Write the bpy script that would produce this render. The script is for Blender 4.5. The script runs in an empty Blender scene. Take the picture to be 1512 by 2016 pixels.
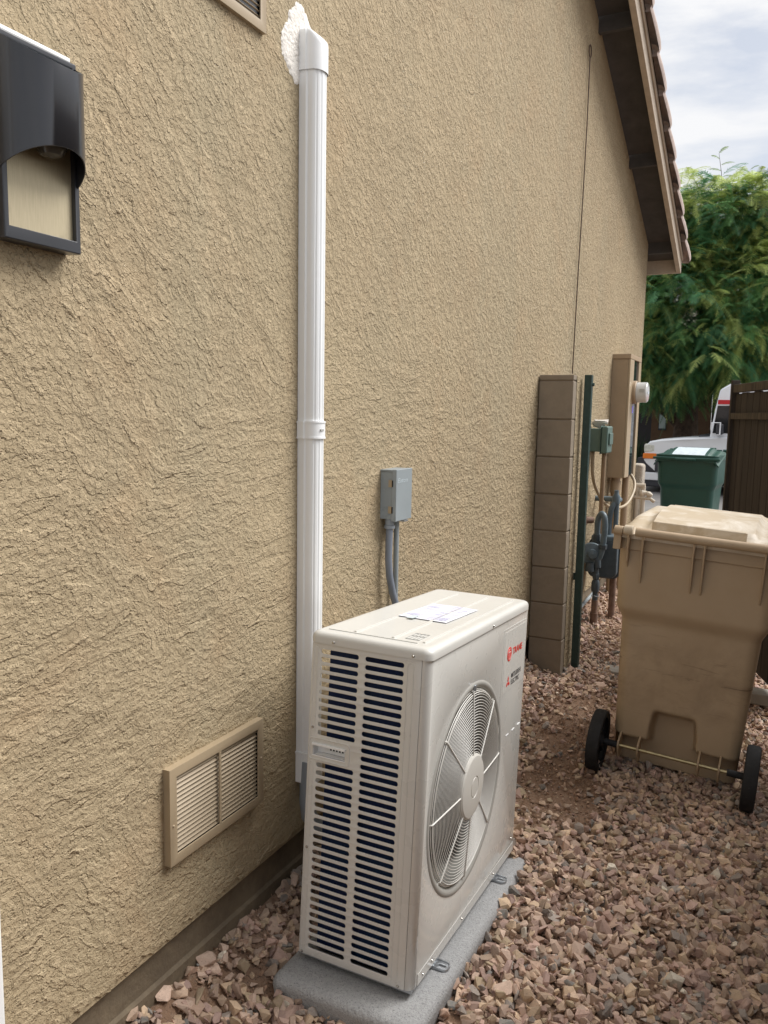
import bpy, bmesh, math, random
import numpy as np
from mathutils import Vector, Matrix, Euler, Quaternion
random.seed(7); rng = np.random.default_rng(7)
R = math.radians
sc = bpy.context.scene
C = sc.collection

# ------------------------------------------------------------------ camera
cam_d = bpy.data.cameras.new("camera"); cam = bpy.data.objects.new("camera", cam_d); C.objects.link(cam)
cr = Vector((0.892, 0.451, 0.018)); cu = Vector((-0.071, 0.102, 0.992)); cf = Vector((-0.446, 0.887, -0.123))
cf.normalize(); cr = (cr - cf * cr.dot(cf)).normalized(); cu = cr.cross(cf)
cam.matrix_world = Matrix(((cr.x, cu.x, -cf.x, 1.2228), (cr.y, cu.y, -cf.y, 0), (cr.z, cu.z, -cf.z, 1.5195), (0, 0, 0, 1)))
cam_d.sensor_fit = 'HORIZONTAL'; cam_d.sensor_width = 36; cam_d.lens = 36 * 1560.87 / 1512
cam_d.clip_start = 0.02; cam_d.clip_end = 2000
sc.camera = cam

# ------------------------------------------------------------------ sky and light
SUN_EL, SUN_AZ = 50, 40          # azimuth measured from +x towards +y
w = bpy.data.worlds.new("World"); sc.world = w; w.use_nodes = True
nt = w.node_tree; nt.nodes.clear()
def wn(t, **k):
    n = nt.nodes.new(t)
    for a, b in k.items(): setattr(n, a, b)
    return n
out = wn('ShaderNodeOutputWorld'); bg = wn('ShaderNodeBackground'); sky = wn('ShaderNodeTexSky')
sky.sky_type = 'NISHITA'; sky.sun_disc = False; sky.sun_elevation = R(SUN_EL); sky.sun_rotation = R(90 - SUN_AZ)
sky.air_density = 1.0; sky.dust_density = 2.5; sky.ozone_density = 1.0
tc = wn('ShaderNodeTexCoord'); mp = wn('ShaderNodeMapping'); mp.inputs['Scale'].default_value = (1.0, 1.6, 3.2); mp.inputs['Rotation'].default_value = (0, 0.15, 0.4)
nz = wn('ShaderNodeTexNoise'); nz.inputs['Scale'].default_value = 5.5; nz.inputs['Detail'].default_value = 9; nz.inputs['Roughness'].default_value = 0.55; nz.inputs['Distortion'].default_value = 0.35
cr_ = wn('ShaderNodeValToRGB'); cr_.color_ramp.elements[0].position = 0.36; cr_.color_ramp.elements[1].position = 0.60
cr_.color_ramp.elements[0].color = (.5, .5, .5, 1); cr_.color_ramp.elements[1].color = (1, 1, 1, 1)
mx = wn('ShaderNodeMix', data_type='RGBA')
nt.links.new(tc.outputs['Generated'], mp.inputs[0]); nt.links.new(mp.outputs[0], nz.inputs[0]); nt.links.new(nz.outputs[0], cr_.inputs[0])
nt.links.new(cr_.outputs[0], mx.inputs[0]); nt.links.new(sky.outputs[0], mx.inputs[6])
mx.inputs[7].default_value = (7.5, 7.55, 7.7, 1)
nt.links.new(mx.outputs[2], bg.inputs[0]); bg.inputs[1].default_value = 0.082
nt.links.new(bg.outputs[0], out.inputs[0])
sd = bpy.data.lights.new("sun", 'SUN'); sd.energy = 2.9; sd.angle = R(38); sd.color = (1, .98, .955)
so = bpy.data.objects.new("sun", sd); C.objects.link(so)
sdir = Vector((math.cos(R(SUN_EL)) * math.cos(R(SUN_AZ)), math.cos(R(SUN_EL)) * math.sin(R(SUN_AZ)), math.sin(R(SUN_EL))))
so.rotation_euler = sdir.to_track_quat('Z', 'Y').to_euler(); so.location = (3, 3, 8)
sc.view_settings.view_transform = 'Standard'; sc.view_settings.look = 'None'; sc.view_settings.gamma = 1
sc.view_settings.exposure = 0.62
sc.cycles.max_bounces = 8; sc.cycles.diffuse_bounces = 4; sc.cycles.use_denoising = True

# ------------------------------------------------------------------ materials
MATS = {}
def new_mat(name):
    m = bpy.data.materials.new(name); m.use_nodes = True; MATS[name] = m
    t = m.node_tree; b = t.nodes['Principled BSDF']
    return m, t, b
def node(t, ty, **k):
    n = t.nodes.new(ty)
    for a, b in k.items():
        if a == 'ins':
            for i, v in b.items(): n.inputs[i].default_value = v
        else: setattr(n, a, b)
    return n
def mix(t, fac, a, b, mode='MIX'):
    n = node(t, 'ShaderNodeMix', data_type='RGBA', blend_type=mode)
    for i, v in ((0, fac), (6, a), (7, b)):
        if isinstance(v, (int, float)): n.inputs[i].default_value = v
        elif isinstance(v, (tuple, list)): n.inputs[i].default_value = (*v[:3], 1)
        else: t.links.new(v, n.inputs[i])
    return n.outputs[2]
def noise(t, scale, detail=4, rough=.5, dist=0, vec=None):
    n = node(t, 'ShaderNodeTexNoise', ins={'Scale': scale, 'Detail': detail, 'Roughness': rough, 'Distortion': dist})
    if vec is None:
        c = node(t, 'ShaderNodeTexCoord'); vec = c.outputs['Object']
    t.links.new(vec, n.inputs['Vector'])
    return n.outputs[0]
def ramp(t, fac, p0, p1, c0=(0, 0, 0), c1=(1, 1, 1)):
    n = node(t, 'ShaderNodeValToRGB'); e = n.color_ramp.elements
    e[0].position = p0; e[1].position = p1; e[0].color = (*c0, 1); e[1].color = (*c1, 1)
    t.links.new(fac, n.inputs[0]); return n.outputs[0]
def mth(t, op, a, b=None, c=None):
    n = node(t, 'ShaderNodeMath', operation=op)
    for i, v in enumerate((a, b, c)):
        if v is None: continue
        if isinstance(v, (int, float)): n.inputs[i].default_value = v
        else: t.links.new(v, n.inputs[i])
    return n.outputs[0]
def bump(t, b, h, strength=.3, dist=.002):
    n = node(t, 'ShaderNodeBump', ins={'Strength': strength, 'Distance': dist})
    t.links.new(h, n.inputs['Height']); t.links.new(n.outputs[0], b.inputs['Normal']); return n
def simple(name, col, rough=.5, metal=0, var=.12, vscale=6, bmp=0, bscale=200, bdist=.0005, spec=.5, dirt=None, coat=0):
    m, t, b = new_mat(name)
    b.inputs['Roughness'].default_value = rough; b.inputs['Metallic'].default_value = metal
    b.inputs['Specular IOR Level'].default_value = spec
    if coat: b.inputs['Coat Weight'].default_value = coat; b.inputs['Coat Roughness'].default_value = .1
    n1 = noise(t, vscale, 5, .6)
    c = mix(t, ramp(t, n1, .3, .7), tuple(x * (1 - var) for x in col), tuple(min(1, x * (1 + var)) for x in col))
    if dirt:
        n2 = noise(t, dirt[1], 6, .65, .3)
        c = mix(t, mth(t, 'MULTIPLY', ramp(t, n2, dirt[2], dirt[3]), dirt[4]), c, dirt[0])
    t.links.new(c, b.inputs['Base Color'])
    r = mth(t, 'MULTIPLY_ADD', noise(t, vscale * 3, 4), .2, rough - .1); t.links.new(r, b.inputs['Roughness'])
    if bmp: bump(t, b, noise(t, bscale, 4), bmp, bdist)
    return m

def stucco(name, col_lo, col_hi, disp=True, depth=.0088):
    m, t, b = new_mat(name)
    b.inputs['Roughness'].default_value = .85; b.inputs['Specular IOR Level'].default_value = .25
    tc = node(t, 'ShaderNodeTexCoord'); P = tc.outputs['Object']
    sp = node(t, 'ShaderNodeSeparateXYZ'); t.links.new(P, sp.inputs[0]); Yc, Zc, Xc = sp.outputs[1], sp.outputs[2], sp.outputs[0]
    H_ = mth(t, 'ADD', Yc, Xc)
    # the plasterer's hand wobbles: warp the coordinates a little before cutting the strokes
    wob = node(t, 'ShaderNodeTexNoise', ins={'Scale': 9., 'Detail': 2., 'Roughness': .5}); t.links.new(P, wob.inputs['Vector'])
    ws = node(t, 'ShaderNodeSeparateColor'); t.links.new(wob.outputs['Color'], ws.inputs[0])
    Hw = mth(t, 'MULTIPLY_ADD', ws.outputs[0], .022, H_); Zw = mth(t, 'MULTIPLY_ADD', ws.outputs[1], .022, Zc)
    def vec(deg, su, sv, off=0.):
        ca, sa = math.cos(R(deg)), math.sin(R(deg))
        U = mth(t, 'ADD', mth(t, 'MULTIPLY', Hw, ca * su), mth(t, 'MULTIPLY', Zw, sa * su)); V = mth(t, 'SUBTRACT', mth(t, 'MULTIPLY', Zw, ca * sv), mth(t, 'MULTIPLY', Hw, sa * sv))
        c = node(t, 'ShaderNodeCombineXYZ'); t.links.new(U, c.inputs[0]); t.links.new(V, c.inputs[1]); c.inputs[2].default_value = off
        return c.outputs[0]
    def shelf(n, c, wd):                                   # plateau with steep edge
        r = node(t, 'ShaderNodeMapRange', interpolation_type='SMOOTHSTEP', ins={'From Min': c - wd, 'From Max': c + wd}); t.links.new(n, r.inputs[0]); return r.outputs[0]
    def fmix(f, a_, b_):
        n = node(t, 'ShaderNodeMix', data_type='FLOAT'); t.links.new(f, n.inputs[0]); t.links.new(a_, n.inputs[2]); t.links.new(b_, n.inputs[3]); return n.outputs[0]
    area = ramp(t, noise(t, 4.5, 3, .55, .6, P), .38, .62)     # smoother or more torn patches
    # strokes run level low down and slant in patches higher up
    zm = node(t, 'ShaderNodeMapRange', ins={'From Min': 1.0, 'From Max': 1.9, 'To Min': -.12, 'To Max': .16}); t.links.new(Zc, zm.inputs[0])
    dirm = shelf(mth(t, 'ADD', noise(t, 1.9, 2, .5, .5, P), zm.outputs[0]), .5, .06)
    # ragged edges: a fine second warp
    rg = node(t, 'ShaderNodeTexNoise', ins={'Scale': 210., 'Detail': 1.0, 'Roughness': .5}); t.links.new(P, rg.inputs['Vector'])
    rs = node(t, 'ShaderNodeSeparateColor'); t.links.new(rg.outputs['Color'], rs.inputs[0])
    Hw = mth(t, 'MULTIPLY_ADD', rs.outputs[0], .0075, Hw); Zw = mth(t, 'MULTIPLY_ADD', rs.outputs[1], .0075, Zw)
    nA = fmix(dirm, noise(t, 1, 1.0, .5, .1, vec(4, 58, 78)), noise(t, 1, 1.0, .5, .1, vec(-58, 60, 78, 3.)))
    nC = fmix(dirm, noise(t, 1, 1.5, .5, .2, vec(6, 5, 26, 9.)), noise(t, 1, 1.5, .5, .2, vec(-50, 8, 22, 11.)))
    nB = noise(t, 1, 1.0, .5, .3, vec(20, 112, 140, 5.))
    nD = noise(t, 330, 3, .6, 0, P)
    h = 0.
    for c_, a_ in ((.50, 1.0),):
        h = mth(t, 'ADD', h, mth(t, 'MULTIPLY', shelf(nA, c_, .014), a_))
    h = mth(t, 'MULTIPLY', h, mth(t, 'MULTIPLY_ADD', area, .55, .55))
    h = mth(t, 'ADD', h, mth(t, 'MULTIPLY', shelf(nB, .56, .02), mth(t, 'MULTIPLY_ADD', area, .60, .25)))
    h = mth(t, 'ADD', h, mth(t, 'MULTIPLY', shelf(nC, .57, .008), .7)); h = mth(t, 'ADD', h, mth(t, 'MULTIPLY', shelf(nC, .40, .008), .4))
    fw_ = node(t, 'ShaderNodeMapRange', ins={'From Min': -1.0, 'From Max': 1.2, 'To Min': .12, 'To Max': 1.25}); t.links.new(Yc, fw_.inputs[0]); farw = fw_.outputs[0]
    nL = noise(t, 1, 3.0, .6, .4, vec(-25, 26, 40, 15.)); h = mth(t, 'ADD', h, mth(t, 'MULTIPLY', shelf(nL, .5, .03), farw)); h = mth(t, 'ADD', h, mth(t, 'MULTIPLY', shelf(nL, .62, .03), farw))
    h = mth(t, 'ADD', h, mth(t, 'MULTIPLY', nA, .25))
    h = mth(t, 'ADD', h, mth(t, 'MULTIPLY', nD, .16))
    d = node(t, 'ShaderNodeDisplacement', ins={'Midlevel': .9, 'Scale': depth}); t.links.new(h, d.inputs['Height'])
    if disp:
        t.links.new(d.outputs[0], t.nodes['Material Output'].inputs['Displacement']); m.displacement_method = 'BUMP'
    else: bump(t, b, h, 1, depth)
    # colour: paint, a little paler on high spots, patchy older paint
    n1 = noise(t, 1.3, 4, .6, .3, P)
    c = mix(t, ramp(t, n1, .35, .65), col_lo, col_hi)
    st_v = node(t, 'ShaderNodeMapping', ins={'Scale': (1, 2.4, .35)}); t.links.new(P, st_v.inputs[0])
    c = mix(t, mth(t, 'MULTIPLY', ramp(t, noise(t, 1, 5, .65, .6, st_v.outputs[0]), .48, .68), .38), c, (col_hi[0] * .86, col_hi[1] * .93, col_hi[2] * .98))
    n2 = noise(t, 3.7, 5, .6, .4, P)
    c = mix(t, mth(t, 'MULTIPLY', ramp(t, n2, .52, .72), .35), c, (col_hi[0] * 1.06, col_hi[1] * .93, col_hi[2] * .86))
    c = mix(t, mth(t, 'MULTIPLY', ramp(t, mth(t, 'MULTIPLY', h, .5), .62, .95), .28), c, (min(.8, col_hi[0] * 1.35), min(.75, col_hi[1] * 1.35), min(.7, col_hi[2] * 1.4)))
    t.links.new(c, b.inputs['Base Color'])
    return m
stucco('stucco', (.378, .296, .186), (.425, .338, .214))
stucco('stucco_plain', (.378, .296, .186), (.425, .338, .214), disp=False, depth=.004)
stucco('stucco_pale', (.50, .45, .37), (.56, .50, .42), disp=False, depth=.005)
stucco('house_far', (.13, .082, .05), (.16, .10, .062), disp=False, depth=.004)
simple('pale_paint', (.55, .49, .40), .5, var=.1)
simple('tan_paint', (.385, .30, .195), .45, var=.05, bmp=.1, dirt=((.25, .18, .11), 8, .58, .8, .35))
simple('tan_paint_wood', (.44, .365, .28), .6, var=.12, vscale=14, bmp=.25, bscale=60, bdist=.001, dirt=((.2, .15, .1), 7, .55, .8, .5))
simple('cabinet_tan', (.36, .265, .17), .5, var=.05, dirt=((.24, .18, .12), 5, .55, .8, .4))
simple('shaded_tan', (.062, .055, .050), .75, var=.2, vscale=9, bmp=.3, bscale=90, bdist=.002)  # tan eave wood, with the shade under the roof put into its colour
simple('foundation', (.17, .132, .086), .85, var=.22, vscale=11, bmp=.7, bscale=70, bdist=.004, dirt=((.09, .065, .045), 9, .45, .7, .6))
simple('block', (.255, .208, .155), .9, var=.10, vscale=12, bmp=.6, bscale=320, bdist=.0015, dirt=((.15, .115, .08), 6, .5, .75, .5))
simple('mortar', (.17, .13, .09), .95, var=.1, bmp=.5, bscale=150)
simple('unit_white', (.68, .67, .63), .28, var=.02, vscale=3, bmp=.05, bscale=700, bdist=.0002, coat=.6, dirt=((.5, .43, .34), 9, .62, .85, .08))
simple('unit_lid', (.64, .63, .59), .38, var=.02, vscale=3, bmp=.08, bscale=700, bdist=.0002, coat=.2, dirt=((.55, .48, .38), 7, .62, .85, .22))
simple('guard_wire', (.78, .76, .71), .35, var=.02, coat=.2)
simple('fan_plastic', (.13, .125, .12), .4, var=.05)
simple('shroud', (.38, .37, .34), .45, var=.05)
simple('hub_plastic', (.62, .60, .55), .4, var=.02)
simple('pvc_white', (.88, .89, .89), .33, var=.015, coat=.15, dirt=((.6, .57, .5), 6, .66, .9, .3))
simple('pvc_gray', (.27, .30, .33), .45, var=.06)
simple('flex_gray', (.20, .225, .27), .5, var=.06)
simple('metal_gray', (.28, .315, .33), .45, metal=.0, var=.05, bmp=.08, bscale=120)
simple('galv', (.42, .44, .46), .35, metal=.75, var=.15, vscale=40)
simple('screw', (.5, .48, .44), .25, metal=1, var=.1)
simple('pad', (.38, .38, .378), .92, var=.14, vscale=120, bmp=.8, bscale=190, bdist=.004, dirt=((.12, .12, .125), 320, .54, .64, .75))
simple('bronze_paint', (.022, .023, .028), .32, var=.15, vscale=5, coat=.3)
simple('lamp_inner', (.5, .42, .27), .4, metal=.3, var=.1, vscale=20)
simple('bulb_glass', (.07, .065, .055), .12, var=.1)
simple('teal_metal', (.065, .085, .10), .5, var=.18, vscale=30, bmp=.2, bscale=150, dirt=((.18, .17, .16), 40, .6, .8, .5))
simple('teal_light', (.115, .155, .18), .45, var=.15, vscale=30, dirt=((.1, .11, .11), 40, .6, .8, .5))
simple('green_steel', (.018, .045, .038), .45, var=.2, vscale=20, dirt=((.10, .10, .08), 30, .62, .78, .6))
simple('green_box', (.10, .16, .135), .5, var=.1, dirt=((.05, .08, .06), 20, .6, .8, .5))
simple('rust_pipe', (.19, .115, .08), .8, var=.25, vscale=40, bmp=.4, bscale=150, dirt=((.16, .12, .10), 25, .5, .7, .7))
simple('tan_pipe', (.30, .20, .12), .5, var=.1, dirt=((.18, .12, .07), 25, .55, .75, .5))
simple('cart_tan', (.42, .315, .205), .42, var=.07, vscale=4, bmp=.15, bscale=300, bdist=.0004, coat=.1)
simple('cart_green', (.008, .058, .042), .42, var=.12, vscale=5)
simple('label_pale', (.55, .62, .65), .5, var=.15, vscale=30)
simple('rubber', (.012, .012, .013), .75, var=.3, vscale=30, bmp=.3, bscale=150, dirt=((.07, .06, .05), 60, .6, .75, .6))
simple('brass', (.42, .35, .20), .4, metal=.9, var=.15, vscale=60)
simple('asphalt', (.20, .19, .18), .9, var=.15, vscale=3, bmp=.5, bscale=120, bdist=.003)
simple('concrete', (.33, .30, .26), .9, var=.15, vscale=8, bmp=.5, bscale=120, bdist=.002)
simple('van_white', (.80, .82, .85), .22, var=.01, coat=.6)
simple('van_red', (.55, .02, .03), .3, var=.05)
simple('black_plastic', (.035, .037, .045), .5, var=.1)
simple('dark_void', (.004, .004, .006), .5, var=0)
simple('chrome', (.7, .7, .7), .12, metal=1, var=.02)
simple('amber', (.75, .20, .03), .2, var=.05)
simple('headlight', (.62, .62, .55), .12, var=.2, vscale=30)
simple('glass_dark', (.02, .025, .03), .06, var=.1, spec=.8)
simple('window_pale', (.30, .38, .40), .15, var=.2, vscale=2)
simple('meter_glass', (.62, .63, .62), .12, var=.04, vscale=20, coat=.6)
simple('wire_rust', (.09, .055, .035), .7, metal=.3, var=.2)
simple('paper', (.80, .81, .88), .6, var=.03)
simple('ink', (.60, .59, .76), .6, var=.1)
simple('ink_black', (.03, .03, .035), .5, var=.05)
simple('ink_gray', (.42, .42, .40), .5, var=.05)
simple('logo_red', (.72, .045, .035), .4, var=.03)
simple('logo_white', (.8, .7, .66), .4, var=.03)
simple('patch_white', (.80, .76, .70), .9, var=.06, vscale=40, bmp=1, bscale=120, bdist=.004)
simple('bark', (.085, .058, .042), .95, var=.35, vscale=12, bmp=1, bscale=25, bdist=.03)
simple('roof_tile', (.50, .41, .365), .8, var=.15, vscale=9, bmp=.4, bscale=60, bdist=.003, dirt=((.12, .09, .08), 12, .55, .75, .6))
simple('underlay', (.04, .03, .025), .9, var=.2)
simple('cardboard', (.22, .10, .05), .8, var=.1)
simple('purple_tag', (.16, .12, .55), .5, var=.1)

m, t, b = new_mat('coil')                                # blue hydrophilic fins, dark between them
wv = node(t, 'ShaderNodeTexWave', ins={'Scale': 95, 'Distortion': .2}); wv.bands_direction = 'X'
tcn = node(t, 'ShaderNodeTexCoord'); t.links.new(tcn.outputs['Object'], wv.inputs['Vector'])
n2 = noise(t, 9, 4)
t.links.new(mix(t, wv.outputs[0], (.002, .008, .04), mix(t, ramp(t, n2, .35, .65), (.004, .028, .15), (.006, .06, .17))), b.inputs['Base Color'])
b.inputs['Roughness'].default_value = .45; b.inputs['Metallic'].default_value = .3
bump(t, b, wv.outputs[0], .6, .002)

m, t, b = new_mat('brushed')                              # back plate of the lamp, vertical brush lines
tcn = node(t, 'ShaderNodeTexCoord'); mpn = node(t, 'ShaderNodeMapping', ins={'Scale': (420, 420, 30)}); t.links.new(tcn.outputs['Object'], mpn.inputs[0])
nn = noise(t, 1, 3, .6, 0, mpn.outputs[0]); n5 = noise(t, 18, 4)
t.links.new(mix(t, mth(t, 'MULTIPLY', ramp(t, n5, .62, .78), .5), mix(t, ramp(t, nn, .3, .7), (.47, .40, .265), (.54, .46, .31)), (.2, .15, .1)), b.inputs['Base Color'])
b.inputs['Roughness'].default_value = .42; b.inputs['Metallic'].default_value = .45; bump(t, b, nn, .25, .0006)

m, t, b = new_mat('cart_wear')                            # tan cart with scuffs and grime low down
base = mix(t, ramp(t, noise(t, 3.5, 5, .6), .3, .7), (.40, .295, .185), (.45, .34, .225))
tcn = node(t, 'ShaderNodeTexCoord'); mpn = node(t, 'ShaderNodeMapping', ins={'Scale': (5, 5, 55), 'Rotation': (0, .12, 0)}); t.links.new(tcn.outputs['Object'], mpn.inputs[0])
sx = node(t, 'ShaderNodeSeparateXYZ'); t.links.new(tcn.outputs['Object'], sx.inputs[0])
band = mth(t, 'MULTIPLY', ramp(t, sx.outputs[2], .22, .34), ramp(t, sx.outputs[2], .5, .72, (1, 1, 1), (0, 0, 0)))
scr = mth(t, 'MULTIPLY', ramp(t, noise(t, 1, 6, .7, .5, mpn.outputs[0]), .60, .70), band)
col = mix(t, mth(t, 'MULTIPLY', scr, .7), base, (.10, .06, .035))
gr = mth(t, 'MULTIPLY', mth(t, 'MULTIPLY', ramp(t, noise(t, 6, 6, .7, .4), .42, .68), .45), band)
col = mix(t, gr, col, (.17, .115, .07))
sp2 = ramp(t, noise(t, 55, 3, .6), .72, .76); col = mix(t, mth(t, 'MULTIPLY', mth(t, 'MULTIPLY', sp2, band), .8), col, (.05, .03, .02))
t.links.new(col, b.inputs['Base Color']); b.inputs['Roughness'].default_value = .5; bump(t, b, noise(t, 240, 3), .12, .0005)

m, t, b = new_mat('cart_lid')                             # sun-bleached lid
n1 = noise(t, 7, 6, .65, .6)
sx = node(t, 'ShaderNodeSeparateXYZ'); tcn = node(t, 'ShaderNodeTexCoord'); t.links.new(tcn.outputs['Object'], sx.inputs[0])
t.links.new(mix(t, ramp(t, n1, .42, .66), (.50, .41, .29), (.68, .62, .53)), b.inputs['Base Color']); b.inputs['Roughness'].default_value = .5
bump(t, b, noise(t, 240, 3), .12, .0005)

m, t, b = new_mat('ground_dirt')
n1 = noise(t, 3, 6, .6); n2 = noise(t, 60, 5, .7)
c = mix(t, ramp(t, n1, .35, .65), (.23, .135, .08), (.31, .20, .135)); c = mix(t, ramp(t, n2, .5, .75), c, (.34, .25, .18)); c = mix(t, ramp(t, noise(t, 170, 3), .6, .7), c, (.10, .065, .05))
t.links.new(c, b.inputs['Base Color']); b.inputs['Roughness'].default_value = .95
bump(t, b, mth(t, 'ADD', noise(t, 45, 6, .7), mth(t, 'MULTIPLY', noise(t, 200, 3), .4)), .9, .012)

m, t, b = new_mat('stone')
at = node(t, 'ShaderNodeAttribute', attribute_name='stone_col')
c = mix(t, mth(t, 'MULTIPLY', ramp(t, noise(t, 90, 5, .7), .4, .65), .4), at.outputs['Color'], (.42, .31, .24))
c = mix(t, mth(t, 'MULTIPLY', ramp(t, noise(t, 160, 4, .7), .56, .7), .45), c, (.14, .09, .075))
t.links.new(c, b.inputs['Base Color']); b.inputs['Roughness'].default_value = .9; b.inputs['Specular IOR Level'].default_value = .25
bump(t, b, noise(t, 260, 4, .65), .5, .0015)

m, t, b = new_mat('gate_wood')
tcn = node(t, 'ShaderNodeTexCoord'); mpn = node(t, 'ShaderNodeMapping', ins={'Scale': (25, 25, 1.6)}); t.links.new(tcn.outputs['Object'], mpn.inputs[0])
nn = noise(t, 1, 6, .65, .6, mpn.outputs[0])
at = node(t, 'ShaderNodeAttribute', attribute_name='stone_col')
t.links.new(mix(t, ramp(t, nn, .35, .7), (.028, .02, .016), at.outputs['Color']), b.inputs['Base Color']); b.inputs['Roughness'].default_value = .8
bump(t, b, nn, .6, .003)

m, t, b = new_mat('leaf')
at = node(t, 'ShaderNodeAttribute', attribute_name='stone_col'); t.links.new(at.outputs['Color'], b.inputs['Base Color'])
b.inputs['Roughness'].default_value = .6; b.inputs['Specular IOR Level'].default_value = .3
tr = node(t, 'ShaderNodeBsdfTranslucent'); t.links.new(at.outputs['Color'], tr.inputs[0])
ms = node(t, 'ShaderNodeMixShader', ins={0: .45}); t.links.new(b.outputs[0], ms.inputs[1]); t.links.new(tr.outputs[0], ms.inputs[2]); t.links.new(ms.outputs[0], t.nodes['Material Output'].inputs[0])

# ------------------------------------------------------------------ mesh helpers
class MB:
    def __init__(s): s.v = []; s.f = []; s.c = []
    def add(s, vs, fs, col=None):
        o = len(s.v); s.v += [tuple(p) for p in vs]; s.f += [tuple(i + o for i in f) for f in fs]
        s.c += [col or (1, 1, 1)] * len(vs); return s
    def box(s, a, b, rot=None, piv=None, col=None):
        x0, y0, z0 = a; x1, y1, z1 = b
        vs = [Vector(p) for p in ((x0, y0, z0), (x1, y0, z0), (x1, y1, z0), (x0, y1, z0), (x0, y0, z1), (x1, y0, z1), (x1, y1, z1), (x0, y1, z1))]
        if rot is not None:
            pv = Vector(piv) if piv else sum(vs, Vector()) / 8
            vs = [rot @ (p - pv) + pv for p in vs]
        return s.add(vs, [(0, 3, 2, 1), (4, 5, 6, 7), (0, 1, 5, 4), (1, 2, 6, 5), (2, 3, 7, 6), (3, 0, 4, 7)], col)
    def tube(s, pts, r, n=10, closed=False, cap=True):
        pts = [Vector(p) for p in pts]; m = len(pts)
        rs = r if isinstance(r, (list, tuple)) else [r] * m
        base = len(s.v); up = None
        for i, p in enumerate(pts):
            if closed: d = pts[(i + 1) % m] - pts[i - 1]
            else: d = pts[min(i + 1, m - 1)] - pts[max(i - 1, 0)]
            d.normalize()
            if up is None: up = d.orthogonal().normalized()
            up = (up - d * up.dot(d)); up = up.normalized() if up.length > 1e-6 else d.orthogonal().normalized()
            sd_ = d.cross(up)
            for k in range(n):
                a = 2 * math.pi * k / n
                s.v.append(tuple(p + (up * math.cos(a) + sd_ * math.sin(a)) * rs[i])); s.c.append((1, 1, 1))
        L = m if closed else m - 1
        for i in range(L):
            j = (i + 1) % m
            for k in range(n):
                k2 = (k + 1) % n
                s.f.append((base + i * n + k, base + i * n + k2, base + j * n + k2, base + j * n + k))
        if cap and not closed:
            s.f.append(tuple(base + k for k in range(n))[::-1]); s.f.append(tuple(base + (m - 1) * n + k for k in range(n)))
        return s
    def lathe(s, prof, o, axis, n=32, cap0=False, cap1=False):
        o = Vector(o); axis = Vector(axis).normalized(); u = axis.orthogonal().normalized(); v = axis.cross(u); base = len(s.v)
        for (r, h) in prof:
            for k in range(n):
                a = 2 * math.pi * k / n
                s.v.append(tuple(o + axis * h + (u * math.cos(a) + v * math.sin(a)) * r)); s.c.append((1, 1, 1))
        for i in range(len(prof) - 1):
            for k in range(n):
                k2 = (k + 1) % n
                s.f.append((base + i * n + k, base + i * n + k2, base + (i + 1) * n + k2, base + (i + 1) * n + k))
        if cap0: s.f.append(tuple(base + k for k in range(n))[::-1])
        if cap1: s.f.append(tuple(base + (len(prof) - 1) * n + k for k in range(n)))
        return s
    def prism(s, poly, z0, z1, fn):     # poly in (a,b); fn(a,b,h) -> xyz
        n = len(poly); vs = [fn(a, b_, z0) for a, b_ in poly] + [fn(a, b_, z1) for a, b_ in poly]
        fs = [tuple(range(n))[::-1], tuple(range(n, 2 * n))] + [(i, (i + 1) % n, n + (i + 1) % n, n + i) for i in range(n)]
        return s.add(vs, fs)
    def mesh(s, name, recalc=True):
        me = bpy.data.meshes.new(name); me.from_pydata(s.v, [], s.f); me.update()
        if recalc:
            bm = bmesh.new(); bm.from_mesh(me); bmesh.ops.recalc_face_normals(bm, faces=bm.faces[:]); bm.to_mesh(me); bm.free()
        if any(c != (1, 1, 1) for c in s.c):
            at = me.color_attributes.new('stone_col', 'FLOAT_COLOR', 'POINT')
            at.data.foreach_set('color', np.array([(*c, 1) for c in s.c], dtype=np.float32).ravel())
        return me
def link(name, me, mat, parent=None, bevel=0, seg=2, smooth=True, ang=35):
    o = bpy.data.objects.new(name, me); C.objects.link(o)
    if mat: me.materials.clear(); me.materials.append(MATS[mat])
    if smooth and len(me.polygons):
        me.polygons.foreach_set('use_smooth', [True] * len(me.polygons)); me.set_sharp_from_angle(angle=R(ang))
    if bevel:
        md = o.modifiers.new('bevel', 'BEVEL'); md.width = bevel; md.segments = seg; md.limit_method = 'ANGLE'; md.angle_limit = R(40); md.harden_normals = True
    if parent: o.parent = parent
    return o
def build(name, mb, mat, parent=None, **k):
    return link(name, mb.mesh(name), mat, parent, **k)
def tag(o, label=None, cat=None, group=None, kind=None):
    if label: o['label'] = label
    if cat: o['category'] = cat
    if group: o['group'] = group
    if kind: o['kind'] = kind
    return o
def empty(name, loc=(0, 0, 0), rot=None, label=None, cat=None, group=None):
    o = bpy.data.objects.new(name, None); C.objects.link(o); o.location = loc; o.empty_display_size = .1
    if rot is not None: o.rotation_mode = rot.order if isinstance(rot, Euler) else 'XYZ'; o.rotation_euler = rot
    return tag(o, label, cat, group)
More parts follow.
